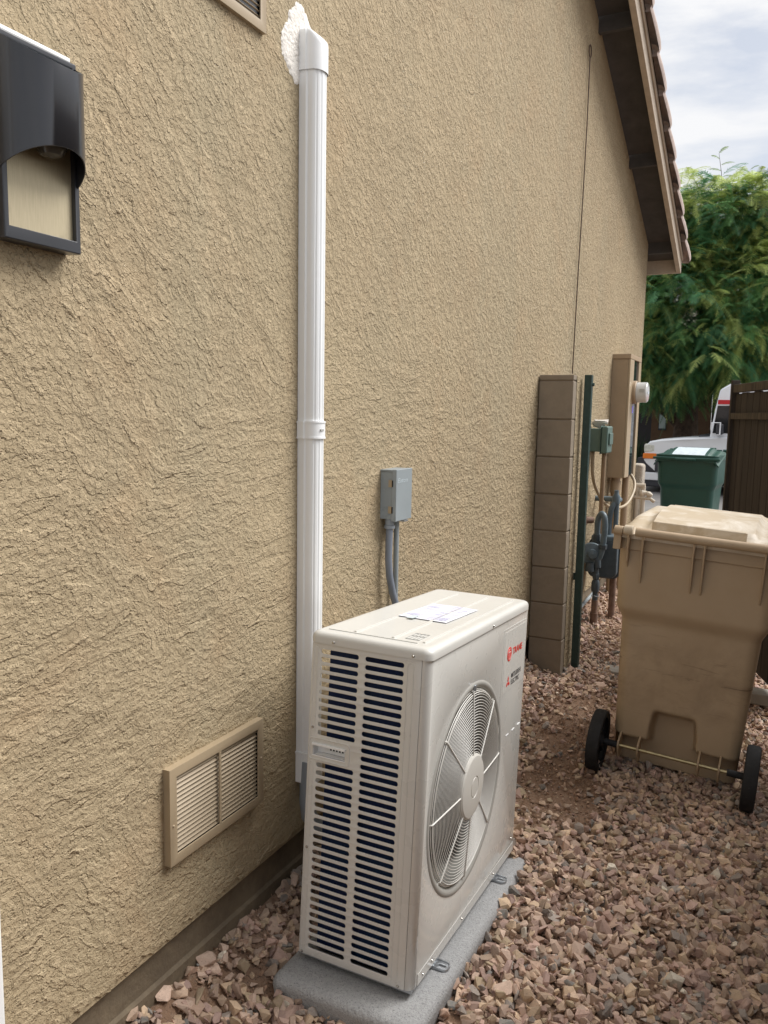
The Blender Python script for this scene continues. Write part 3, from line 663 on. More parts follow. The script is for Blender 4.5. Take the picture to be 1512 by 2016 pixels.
build('core', sh_(MB().box((0.004, 4.341, -.1), (.187, 4.60, 1.748)), bpo), 'stucco_plain', bp)
gp = MB().box((.210, 4.44, .0), (.250, 4.48, 1.752)); gpe = build('gate_post', gp, 'green_steel', bevel=.003); tag(gpe, 'square dark green steel post beside the block pillar', 'gate post')
build('bracket', MB().box((.1965, 4.455, .60), (.2095, 4.475, .64)), 'green_steel', gpe)
build('bolt', MB().lathe([(.0001, .012), (.009, .010), (.010, 0)], (.250, 4.465, 1.70), (1, 0, 0), 10), 'green_steel', gpe)
gp2 = MB().box((1.262, 4.50, -.1), (1.312, 4.55, 1.76)); tag(build('gate_post', gp2, 'green_steel', bevel=.003), 'dark green steel hinge post of the wooden gate behind the tan cart', 'gate post')

# wooden gate, open outward
gd = Vector((-.314, .949, 0)).normalized(); gn = Vector((gd.y, -gd.x, 0)); go = Vector((1.275, 4.57, .09))
gate = empty('wooden_gate', go, Euler((0, 0, math.atan2(gd.y, gd.x))), 'dark brown wooden gate of vertical boards standing open beyond the tan cart', 'gate')
GL = 1.12; nb = 9; bw = (GL) / nb
for i in range(nb):
    k = random.uniform(.7, 1.4); colr = (.062 * k, .050 * k, .040 * k)
    o = build('board', MB().box((i * bw + .002, -.010 + random.uniform(0, .003), .0), ((i + 1) * bw - .003, .010, 1.60 + random.uniform(-.004, .004)), col=colr), 'gate_wood', gate, bevel=.0045)
for (z0, z1, nm) in ((1.605, 1.655, 'top_rail'), (1.435, 1.475, 'middle_rail')):
    build(nm, MB().box((0.005, .0112 if nm == 'middle_rail' else -.02, z0), (GL - .005, .035 if nm == 'middle_rail' else .03, z1), col=(.12, .095, .062)), 'gate_wood', gate, bevel=.003)
build('steel_frame', MB().box((GL - .003, -.012, -.02), (GL + .032, .036, 1.685), col=(.07, .058, .045)), 'gate_wood', gate, bevel=.003)
build('steel_frame', MB().box((-.04, -.012, -.02), (-.002, .036, 1.66), col=(.05, .05, .045)), 'gate_wood', gate, bevel=.003)

# unseen block wall added on the right to block light over the gravel
bwl = empty('unseen_block_wall', (1.8, 1, 0), label='unseen tan concrete block wall added on the right to block light', cat='wall')
bb = MB()
for k in range(9):
    yk = -3.2 + (k % 2) * .2
    while yk < 4.4:
        bb.box((-.08, yk + .004 - 1, k * .205 - .1), (.08, min(yk + .396, 4.45) - 1, k * .205 + .097)); yk += .4
build('block_course', bb, 'block', bwl, smooth=False)

# ------------------------------------------------------------------ utility items past the pillar
# meter cabinet
mo = Vector((0, 6.5, 1.06)); mc = empty('meter_cabinet', mo, label='tall tan electric meter cabinet on the wall with a dark open panel', cat='meter cabinet')
build('cabinet', sh_(MB().box((0, 6.27, 1.06), (.118, 6.74, 1.965)), mo), 'cabinet_tan', mc, bevel=.003)
build('cap', sh_(MB().box((-.002, 6.262, 1.966), (.137, 6.748, 2.003)), mo), 'cabinet_tan', mc, bevel=.004)
build('front_panel', sh_(MB().box((.119, 6.272, 1.062), (.134, 6.44, 1.965)), mo), 'tan_paint', mc, bevel=.002)
build('edge_strip', sh_(MB().box((.119, 6.665, 1.062), (.134, 6.738, 1.965)), mo), 'tan_paint', mc, bevel=.002)
build('dark_panel', sh_(MB().box((.1185, 6.4405, 1.062), (.124, 6.6645, 1.965)), mo), 'glass_dark', mc)
build('utility_tag', sh_(MB().box((.1265, 6.45, 1.56), (.129, 6.52, 1.615)), mo), 'purple_tag', mc)
emo = Vector((.12, 6.47, 1.72)); em = empty('electric_meter', emo, label='round glass electric meter on the tan cabinet', cat='electric meter')
build('collar', sh_(MB().lathe([(.09, .014), (.09, .035), (.082, .042)], (.12, 6.47, 1.72), (1, 0, 0), 32, True), emo), 'cabinet_tan', em)
build('glass_cover', sh_(MB().lathe([(.079, .042), (.078, .115), (.070, .122), (.001, .124)], (.12, 6.47, 1.72), (1, 0, 0), 32), emo), 'meter_glass', em)
build('meter_plate', sh_(MB().box((.19, 6.388, 1.718), (.225, 6.3915, 1.745)), emo), 'ink_gray', em)
build('seal', sh_(MB().box((.243, 6.44, 1.71), (.247, 6.5, 1.725)), emo), 'label_pale', em)
# riser pipes below cabinet
tag(build('conduit', MB().tube([(.055, 6.36, 1.06), (.055, 6.36, 0)], .034, 16).lathe([(.040, 0), (.040, .09)], (.055, 6.36, .94), (0, 0, 1), 16, True, True), 'cabinet_tan'), 'thick tan conduit running down from the meter cabinet to the ground', 'conduit')
tag(build('conduit', MB().tube([(.085, 6.62, 1.06), (.085, 6.62, 0)], .028, 16), 'cabinet_tan'), 'thinner tan conduit beneath the far side of the meter cabinet', 'conduit')
# phone box
jo = Vector((0, 5.62, 1.29)); jb = empty('utility_box', jo, label='small green plastic utility box on the wall left of the meter cabinet', cat='utility box')
build('case', sh_(MB().box((.0, 5.56, 1.285), (.085, 5.70, 1.445)), jo), 'green_box', jb, bevel=.006)
build('cover', sh_(MB().box((.088, 5.545, 1.275), (.135, 5.715, 1.462)), jo), 'green_box', jb, bevel=.012, seg=3)
build('raised_panel', sh_(MB().box((.1355, 5.575, 1.335), (.146, 5.685, 1.415)), jo), 'green_box', jb, bevel=.004)
build('flange', sh_(MB().box((.0855, 5.54, 1.27), (.0875, 5.72, 1.465)), jo), 'green_box', jb)
st = MB(); b0 = SH[3]; st.add([(p[0] * .045 + .055, p[1] * .05 + 5.63, p[2] * .06 + 1.478) for p in b0[0]], b0[1].tolist()); b0 = SH[8]; st.add([(p[0] * .035 + .09, p[1] * .04 + 5.66, p[2] * .05 + 1.492) for p in b0[0]], b0[1].tolist())
tag(build('foam_lump', st, 'patch_white', smooth=False), 'pale lump of hardened sealant on top of the green utility box', 'sealant')
tag(build('conduit', MB().tube([(.098, 5.64, 1.28), (.096, 5.64, .9), (.09, 5.66, .3), (.09, 5.67, -.02)], .015, 12), 'tan_pipe'), 'thin brown conduit running straight down from the green utility box', 'conduit')
cb = [(.03, 5.60, 1.285), (.03, 5.60, 1.20), (.034, 5.62, 1.10), (.045, 5.72, 1.00), (.07, 5.88, .90), (.11, 6.08, .845), (.16, 6.28, .86), (.18, 6.46, .95), (.165, 6.55, 1.02), (.13, 6.58, 1.07)]
def smooth_path(P, k=4):
    P = [Vector(p) for p in P]; o_ = []
    for i in range(len(P) - 1):
        p0, p1, p2, p3 = P[max(i - 1, 0)], P[i], P[i + 1], P[min(i + 2, len(P) - 1)]
        for j in range(k):
            t_ = j / k; o_.append(.5 * ((2 * p1) + (p2 - p0) * t_ + (2 * p0 - 5 * p1 + 4 * p2 - p3) * t_ ** 2 + (3 * p1 - p0 - 3 * p2 + p3) * t_ ** 3))
    return o_ + [P[-1]]
tag(build('cable', MB().tube(smooth_path(cb), .0115, 12), 'tan_paint'), 'tan cable looping from the green utility box to the meter cabinet', 'cable')
# gas meter set
ga = Vector((.12, 5.45, .05)); gm = empty('gas_meter', ga, label='blue-grey gas meter with regulator and bent pipes beside the green post', cat='gas meter')
def gb(n, mb, mat='teal_metal', **k): return build(n, sh_(mb, ga), mat, gm, **k)
gb('riser', MB().tube([(.123, 5.45, -.03), (.123, 5.45, .27)], .021, 14), 'rust_pipe')
gb('riser_sleeve', MB().tube([(.123, 5.45, -.03), (.123, 5.45, .18)], .027, 14), 'rust_pipe')
gb('shutoff_valve', MB().tube([(.123, 5.45, .27), (.123, 5.45, .50)], .018, 14).lathe([(.026, 0), (.028, .02), (.028, .06), (.022, .08)], (.123, 5.45, .33), (0, 0, 1), 14, True, True).lathe([(.024, 0), (.026, .015), (.024, .035)], (.123, 5.45, .42), (0, 0, 1), 6, True, True))
gb('tie_wire', MB().tube([(.123 + .024 * math.cos(a), 5.45 + .024 * math.sin(a), .30 + .004 * math.sin(3 * a)) for a in np.linspace(0, 2 * math.pi, 16, endpoint=False)], .002, 6, closed=True).tube([(.14, 5.43, .30), (.18, 5.42, .295)], .0018, 6), 'galv')
gb('regulator', MB().lathe([(.001, .06), (.03, .055), (.035, .03), (.072, .022), (.078, .01), (.078, -.008), (.06, -.02), (.03, -.03), (.025, -.06), (.001, -.065)], (.085, 5.45, .59), (.35, -.9, .1), 28), 'teal_light')
gb('regulator_body', MB().tube([(.10, 5.45, .57), (.128, 5.45, .55), (.128, 5.45, .50)], .026, 14).tube([(.085, 5.42, .535), (.083, 5.42, .475)], [.026, .032], 14), 'teal_metal')
gb('inlet_pipe', MB().tube(smooth_path([(.128, 5.45, .54), (.150, 5.45, .60), (.162, 5.45, .68), (.166, 5.46, .78), (.155, 5.47, .85), (.130, 5.49, .865), (.108, 5.50, .82), (.104, 5.51, .74), (.104, 5.52, .68)]), .020, 14), 'teal_light')
gb('union_nut', MB().lathe([(.028, 0), (.031, .012), (.031, .03), (.027, .045)], (.104, 5.52, .675), (0, 0, 1), 8, True, True).lathe([(.028, 0), (.030, .03)], (.160, 5.45, .63), (0, .0, 1), 8, True, True), 'teal_metal')
gb('outlet_pipe', MB().tube(smooth_path([(.150, 5.68, .68), (.150, 5.68, .80), (.160, 5.68, .88), (.175, 5.69, .92), (.185, 5.72, .94), (.19, 5.8, .94), (.10, 5.9, .93), (.0, 5.9, .93)]), .020, 14).lathe([(.026, -.02), (.028, .03), (.016, .05), (.016, .075)], (.186, 5.70, .94), (0, 0, 1), 12, True, True).tube([(.192, 5.70, .92), (.192, 5.70, .74)], .017, 12), 'teal_light')
mbx = MB(); prm = rrect(-.1, .40, .1, .66, .045, 5)
mbx.prism(prm, 0, .15, lambda a, b_, h: (.13 + a, 5.60 + h, b_)); gb('meter_body', mbx, 'teal_metal', bevel=.01, ang=30)
gb('meter_flange', MB().prism(rrect(-.112, .385, .112, .675, .05, 5), 0, .012, lambda a, b_, h: (.13 + a, 5.665 + h, b_)), 'teal_metal', bevel=.003)
gb('meter_top', MB().box((.045, 5.60, .655), (.215, 5.75, .70)), 'teal_light', bevel=.015, seg=3)
gb('drain_pipe', MB().tube([(.19, 5.72, .42), (.19, 5.72, -.02)], .024, 12), 'rust_pipe')
tag(build('water_pipe', MB().tube([(-.01, 5.35, .83), (.05, 5.35, .83), (.09, 5.40, .83)], .022, 12).lathe([(.03, 0), (.03, .02)], (.045, 5.35, .83), (1, 0, 0), 8, True, True), 'rust_pipe'), 'short rusty stub pipe coming out of the wall above the gas regulator', 'pipe')
tag(build('foundation_pipe', MB().tube([(.02, 5.0, .17), (.02, 5.9, .22)], .012, 10), 'metal_gray'), 'thin grey pipe lying along the foundation behind the gas riser', 'pipe')
# low stucco return and hose bibb at the house corner
tag(build('stucco_stub_wall', MB().box((-.35, 7.62, .0), (.062, 7.80, 1.10)), 'stucco_pale', bevel=.03, seg=4), 'low rounded stucco stub wall at the far corner of the house', 'stub wall')
hb_o = Vector((.05, 7.6, .8)); hb = empty('hose_bibb', hb_o, label='white painted valves and hose tap low at the far house corner', cat='hose tap')
hbm = MB().tube([(-.0, 7.56, .80), (.15, 7.56, .79), (.19, 7.55, .765)], .016, 10)
build('tap', sh_(hbm, hb_o), 'pale_paint', hb)
build('valve', sh_(MB().tube([(.03, 7.57, .5), (.03, 7.57, .90)], .02, 10).tube([(.085, 7.57, .5), (.085, 7.57, .90)], .02, 10).tube([(.02, 7.57, .905), (.10, 7.57, .905)], .022, 10), hb_o), 'pale_paint', hb)
build('bonnet', sh_(MB().lathe([(.03, 0), (.034, .02), (.02, .04), (.02, .06)], (.06, 7.56, .84), (1, 0, 0), 12, True, True).lathe([(.022, 0), (.026, .02), (.012, .05)], (.12, 7.56, .835), (1, .0, -.3), 10, True, True), hb_o), 'pale_paint', hb)

# ------------------------------------------------------------------ concrete pad and condenser unit
UP = Vector((.167, 1.64, .102)); UR = Euler((R(-3.504), R(0.4), R(0.5515)), 'YXZ')
pad = MB()
for (z, o_) in ((-.098, -.004), (-.034, 0), (-.026, -.004), (-.0215, -.013), (-.0205, -.024)):
    pass
npd = 48; outl = rrect(-.03, -.092, .386, .865, .03, 11); vs = []
lev = [(-.10, -.008), (-.045, 0), (-.036, -.002), (-.028, -.007), (-.0225, -.015), (-.0205, -.026)]
for z, ins in lev:
    for i, (a, b_) in enumerate(outl):
        cxp, cyp = .178, .3865; dx, dy = a - cxp, b_ - cyp
        vs.append((cxp + dx * (1 + ins / .208), cyp + dy * (1 + ins / .478), z))
n = len(outl); pad.add(vs, [(r_ * n + k, r_ * n + (k + 1) % n, (r_ + 1) * n + (k + 1) % n, (r_ + 1) * n + k) for r_ in range(len(lev) - 1) for k in range(n)] + [tuple((len(lev) - 1) * n + k for k in range(n)), tuple(range(n))[::-1]])
po = build('concrete_pad', pad, 'pad', ang=40); po.location = UP; po.rotation_mode = 'YXZ'; po.rotation_euler = UR
tag(po, 'grey precast equipment pad under the air conditioner', 'pad')

ac = empty('air_conditioner', UP, UR, 'white outdoor air conditioner condenser with slotted side and round fan guard', 'air conditioner')
W_, D_, H_ = .84, .33, .835
# slotted side panel (faces the camera, local -y)
holes = []; sp_ = .02122
for k in range(38):
    zc = .814 - k * sp_
    if k not in (11, 12, 13): holes.append(rrect(.029, zc - .0062, .137, zc + .0062, .0055, 3))
    holes.append(rrect(.156, zc - .0062, .262, zc + .0062, .0055, 3))
holes.append(rrect(.017, .541, .111, .571, .002, 2))
plate('side_panel', rrect(.002, .002, .309, H_, .004, 2), holes, .0012, lambda a, b_, h: (a, .0012 + h, b_), 'unit_white', ac, bev=.0010)
# pressed beads on the side panel
def bead(pts, w_=.003, hgt=.0012):
    mb = MB(); mb.tube([(p[0], -.0002, p[1]) for p in pts], w_ / 2, 8)
    mb.v = [(x, -.0002 + (y + .0002) * hgt / (w_ / 2), z) for x, y, z in mb.v]; return mb
def ubead(x0, x1, z0, z1, r_=None, n=6, cb=True):
    r_ = (x1 - x0) / 2; p = [(x0, z0)]; 
    for k in range(n + 1): a = math.pi - math.pi * k / n; p.append((x0 + r_ + r_ * math.cos(a), z1 - r_ + r_ * math.sin(a)))
    p.append((x1, z0)); return p
build('pressed_bead', bead(ubead(.272, .288, .004, .822)), 'unit_white', ac)
build('pressed_bead', bead(ubead(.008, .020, .600, .824)), 'unit_white', ac)
build('pressed_bead', bead(ubead(.008, .020, .006, .522)), 'unit_white', ac)
rb = rrect(.006, .530, .124, .586, .009, 4); rb.append(rb[0]); build('pressed_bead', bead(rb, .004, .0022), 'unit_white', ac)
# carry handle
hd = MB(); hd.box((.016, .004, .540), (.018, .024, .572)); hd.box((.110, .004, .540), (.112, .024, .572)); hd.box((.0185, .006, .5395), (.1095, .024, .5415)); hd.box((.0155, -.0055, .5675), (.1125, .008, .5735)); hd.box((.0155, -.0015, .5385), (.1125, .001, .5415)); hd.box((.0185, .0225, .542), (.1095, .0245, .567))
hnd = build('carry_handle', hd, 'pvc_white', ac, bevel=.0008)
hs = MB()
for k in range(6): build('finger_slot', MB().box((.056 + k * .0088, .0212, .552), (.0605 + k * .0088, .0222, .5665)), 'dark_void', hnd)
# front panel with rounded corner and round hole (faces local +x)
FC = (.330, .412); Rf = .262
fp = plate('front_panel', [(.02, .004), (W_, .004), (W_, H_), (.02, H_)], [circ(FC[0], FC[1], .292, 72)], .0012, lambda a, b_, h: (D_ - .0012 + h, a, b_), 'unit_white', ac, bev=.0006)
cn = MB(); arc = [(.31 + .02 * math.sin(a), .02 - .02 * math.cos(a)) for a in np.linspace(0, math.pi / 2, 9)]
vs = []
for (z, s_) in ((.0005, .8), (.004, 1), (H_, 1)):
    for a, b_ in arc: vs.append((.31 + (a - .31) * (1 if s_ == 1 else s_), b_ if s_ == 1 else .02 - (.02 - b_) * s_, z))
cn.add(vs, [(r_ * 9 + k, r_ * 9 + k + 1, (r_ + 1) * 9 + k + 1, (r_ + 1) * 9 + k) for r_ in range(2) for k in range(8)])
build('corner_strip', cn, 'unit_white', ac, ang=60)
build('bell_mouth', MB().lathe([(.293, 0), (.290, .0022), (.285, .003), (.279, .002), (.273, -.003), (.268, -.012), (.265, -.024), (.264, -.105)], (D_, *FC), (1, 0, 0), 96), 'shroud', ac, ang=60)
# other body sheets
build('back_sheet', MB().box((.0, .13, .004), (.002, W_, H_)).box((.0022, W_ - .002, .004), (D_ - .002, W_, H_)), 'unit_white', ac)
build('base_tray', MB().box((.004, .004, -.004), (.326, W_ - .004, .003)), 'galv', ac)
build('front_flange', MB().box((D_ + .0003, .03, .004), (D_ + .0022, W_ - .004, .034)), 'unit_white', ac, bevel=.0008)
# coil: side and back leg
build('coil', MB().box((.040, .028, .012), (.30, .045, .825)).box((.012, .16, .012), (.034, W_ - .05, .825)), 'coil', ac)
build('partition', MB().box((.036, .60, .012), (.30, .602, .825)).box((.036, .041, .012), (.26, .599, .014)), 'dark_void', ac)
build('line_valve', MB().tube([(.02, .12, .36), (.02, .12, .44)], .008, 10), 'pvc_white', ac)
# lid
lid = MB(); ol = rrect(-.004, -.005, D_ + .005, W_ + .005, .022, 6); n = len(ol); lv = [(.8355, 0), (.850, 0), (.8555, -.0015), (.8605, -.005), (.8635, -.010), (.8650, -.018), (.8645, -.023)]; vs = []
for z, ins in lv:
    for a, b_ in ol:
        dx, dy = a - .1655, b_ - .42; vs.append((.1655 + dx * (1 + ins / .17), .42 + dy * (1 + ins / .425), z))
lid.add(vs, [(r_ * n + k, r_ * n + (k + 1) % n, (r_ + 1) * n + (k + 1) % n, (r_ + 1) * n + k) for r_ in range(len(lv) - 1) for k in range(n)] + [tuple((len(lv) - 1) * n + k for k in range(n)), tuple(range(n))[::-1]])
ld = build('lid', lid, 'unit_lid', ac, ang=25)
for xr in (.098, .205, .290):
    rbm = MB().box((xr - .0035, .05, .8640), (xr + .0035, .785, .8680)); build('rib', rbm, 'unit_lid', ld, bevel=.001)
for (x0, x1, y_) in ((.028, .280, .036),):
    build('rib', MB().box((x0, y_ - .0016, .8640), (x1, y_ + .0016, .8668)), 'unit_lid', ld, bevel=.0006)
# paper sheet on the lid
zt = .8668; pa = Matrix.Rotation(R(-2), 3, 'Z')
def pf(a, b_, h=0): q = pa @ Vector((a, b_, 0)); return (.10 + q.x, .305 + q.y, zt + h)
pg = MB(); ng = 10; vs = []
for i in range(ng + 1):
    for j in range(ng + 1):
        a, b_ = .150 * i / ng, .245 * j / ng; q = pf(a, b_); vs.append((q[0], q[1], zt + .0006 + .0009 * math.sin(a * 60) * math.sin(b_ * 45)))
pg.add(vs, [(i * (ng + 1) + j, (i + 1) * (ng + 1) + j, (i + 1) * (ng + 1) + j + 1, i * (ng + 1) + j + 1) for i in range(ng) for j in range(ng)])
ps = build('paper_sheet', pg, 'paper'); ps.location = UP; ps.rotation_mode = 'YXZ'; ps.rotation_euler = UR; tag(ps, 'printed paper sheet taped on the lid of the air conditioner', 'paper')
ik = MB()
for col_ in range(2):
    xx = .008 + col_ * .0
for r_ in range(26):
    b_ = .012 + r_ * .0088
    for (a0, a1) in ((.008, .064), (.078, .142)):
        if random.random() < .86:
            a = a0
            while a < a1 - .004:
                L1 = random.uniform(.004, .014); e_ = min(a + L1, a1 - random.uniform(0, .006))
                if e_ > a: ik.add([(*pf(a, b_)[:2], zt + .0022), (*pf(e_, b_)[:2], zt + .0022), (*pf(e_, b_ + .004)[:2], zt + .0022), (*pf(a, b_ + .004)[:2], zt + .0022)], [(0, 1, 2, 3)])
                a = e_ + .0016
iko = build('printed_text', ik, 'ink', ps, smooth=False)
build('tape', MB().box((.135, .285, zt + .0024), (.155, .33, zt + .0027)), 'label_pale', ps)
# small warning label outline on the lid
wl_ = MB()
def rc_(x0, y0, x1, y1, z=.8657, hgt=.0003): wl_.box((x0, y0, z - .0010), (x1, y1, z + hgt))
for k in range(5): rc_(.232 + k * .0095, .066, .2328 + k * .0095, .135)
rc_(.232, .066, .2708, .0675); rc_(.232, .134, .2708, .1355); rc_(.232, .105, .2708, .1058)
build('caution_label', wl_, 'ink_gray', ld, smooth=False)
# fan guard
gpt = lambda r_, a, dx=0.: (D_ + .012 - .010 * (r_ / .262) ** 2 + dx, FC[0] + r_ * math.cos(a), FC[1] + r_ * math.sin(a))
gg = MB(); r_ = .094
while r_ < .257:
    gg.tube([gpt(r_, a) for a in np.linspace(0, 2 * math.pi, 72, endpoint=False)], .00105, 5, closed=True); r_ += .0080
for r_, dx in ((.260, 0), (.264, -.003), (.267, -.007), (.268, -.012)):
    gg.tube([gpt(r_, a, dx) for a in np.linspace(0, 2 * math.pi, 72, endpoint=False)], .0015, 5, closed=True)
fg = build('fan_guard', gg, 'guard_wire', ac, ang=80)
for k in range(8):
    a = R(45 * k + 1.5)
    build('guard_rod', MB().tube([gpt(.080, a, .002), gpt(.262, a, .0025), gpt(.2685, a, .0015), gpt(.271, a, -.004), gpt(.286, a, -.001)], .0021, 8), 'guard_wire', fg)
build('guard_hub', MB().lathe([(.088, .002), (.091, .008), (.090, .014), (.085, .0175), (.072, .0195), (.034, .0215), (.031, .0215), (.030, .0195), (.028, .0195), (.027, .0215), (.001, .0218)], (D_, *FC), (1, 0, 0), 48), 'hub_plastic', fg, ang=25)
build('guard_clip', MB().box((D_ + .001, FC[0] - .006, FC[1] + .270), (D_ + .008, FC[0] + .004, FC[1] + .288)), 'galv', fg, bevel=.002)
# fan
fan = MB().lathe([(.001, .0), (.045, -.002), (.05, -.01), (.05, -.07)], (D_ - .025, *FC), (1, 0, 0), 32)
for k in range(3):
    a0 = R(120 * k - 88); vs = []; nr_, na = 7, 9
    for i in range(nr_ + 1):
        rr_ = .045 + (.245 - .045) * i / nr_; sweep = .35 * (i / nr_)
        for j in range(na + 1):
            a = a0 + sweep + R(78 + 12 * i / nr_) * j / na; vs.append((D_ - .032 - .075 * (j / na) + .012 * math.sin(math.pi * j / na), FC[0] + rr_ * math.cos(a), FC[1] + rr_ * math.sin(a)))
    fan.add(vs, [(i * (na + 1) + j, (i + 1) * (na + 1) + j, (i + 1) * (na + 1) + j + 1, i * (na + 1) + j + 1) for i in range(nr_) for j in range(na)])
build('fan', fan, 'fan_plastic', ac, ang=60)
# screws
for (x_, z_) in ((.066, .8425), (.287, .8425)): build('screw', MB().lathe([(.0001, .0032), (.0022, .003), (.0036, .0012), (.0038, 0)], (x_, -.0055, z_), (0, -1, 0), 12), 'screw', ac)
for (x_, z_) in ((.014, .613), (.0125, .292), (.012, .008), (.292, .008)): build('screw', MB().lathe([(.0001, .0032), (.0022, .003), (.0036, .0012), (.0038, 0)], (x_, -.0005, z_), (0, -1, 0), 12), 'screw', ac)
for (y_, z_) in ((.459, .8425),): build('screw', MB().lathe([(.0001, .0032), (.0022, .003), (.0036, .0012), (.0038, 0)], (D_ + .0055, y_, z_), (1, 0, 0), 12), 'screw', ac)
for (y_, z_) in ((.06, .018), (.12, .02), (.34, .018), (.62, .02), (.80, .06)): build('screw', MB().lathe([(.0001, .003), (.0022, .0028), (.0034, 0)], (D_ + .0024, y_, z_), (1, 0, 0), 12), 'screw', ac)
# service panel seams
for (y0, y1) in ((.672, .700), (.735, .765), (.80, .828)): build('panel_latch', MB().box((D_ - .001, y0, .4480), (D_ + .0012, y1, .4510)), 'pvc_white', ac)
build('panel_seam', MB().box((D_ - .0008, .588, .44), (D_ + .0006, .591, .805)).box((D_ - .0008, .591, .8035), (D_ + .0006, .83, .8055)), 'unit_lid', ac)
# badge plate with logos
bd = build('badge_plate', MB().box((D_, .604, .60), (D_ + .0006, .832, .795)), 'unit_white', ac, bevel=.0004)
bz = D_ + .0012
def bf(y0, z0): return lambda a, b_, h: (bz + h, y0 + a, z0 + b_)
ring = MB().lathe([(.0001, .0004), (.0225, .0004), (.0225, -.0006)], (bz, .655, .719), (1, 0, 0), 32); build('round_emblem', ring, 'logo_red', bd)
em1 = MB()
em1.tube([(bz + .0006, .655 + .0165 * math.cos(a), .719 + .0165 * math.sin(a)) for a in np.linspace(0, 2 * math.pi, 28, endpoint=False)], .0006, 4, closed=True)
em1.box((bz + .0002, .644, .7245), (bz + .0008, .666, .727)); em1.box((bz + .0002, .6535, .708), (bz + .0008, .6565, .7245))
build('emblem_lines', em1, 'logo_white', bd)
link('lettering', text_mesh('lettering', 'TRANE', .029, bf(.690, .712), .0003, bold=.0007, sx=1.12), 'logo_red', bd, smooth=False)
link('lettering', text_mesh('lettering', 'MITSUBISHI', .0225, bf(.688, .635), .0003, bold=.0002, sx=.92), 'ink_black', bd, smooth=False)
link('lettering', text_mesh('lettering', 'ELECTRIC', .0225, bf(.688, .6135), .0003, bold=.0002, sx=.92), 'ink_black', bd, smooth=False)
dm = MB(); s_ = .0115
for ang_ in (90, 210, 330):
    d1 = Vector((math.cos(R(ang_)), math.sin(R(ang_)))); dl = Vector((math.cos(R(ang_ + 30)), math.sin(R(ang_ + 30)))); dr_ = Vector((math.cos(R(ang_ - 30)), math.sin(R(ang_ - 30))))
    c0 = Vector((.657, .628)); P4 = [c0, c0 + dr_ * s_, c0 + (dl + dr_) * s_, c0 + dl * s_]; dm.prism([tuple(p) for p in P4], 0, .0005, lambda a, b_, h: (bz + h, a, b_))
build('diamond_emblem', dm, 'logo_red', bd, smooth=False)
# mounting feet
for y_ in (.165, .665):
    ft = plate('mounting_foot', rrect(.300, y_ - .02, .366, y_ + .02, .016, 5), [rrect(.335, y_ - .004, .356, y_ + .004, .0035, 3)], .003, lambda a, b_, h: (a, b_, -.0175 + h), 'galv', ac, bev=.001)
    build('foot_rim', MB().tube([(p[0], p[1], -.0145) for p in rrect(.302, y_ - .018, .364, y_ + .018, .014, 5)], .0022, 8, closed=True), 'galv', ft)
for y_ in (.165, .665):
    plate('mounting_foot', rrect(-.012, y_ - .02, .03, y_ + .02, .012, 4), [rrect(-.006, y_ - .004, .006, y_ + .004, .0035, 3)], .003, lambda a, b_, h: (a, b_, -.0175 + h), 'galv', ac, bev=.001)
build('foot_rail', MB().box((.02, .14, -.0175), (.325, .19, -.0042)).box((.02, .64, -.0175), (.325, .69, -.0042)), 'galv', ac)

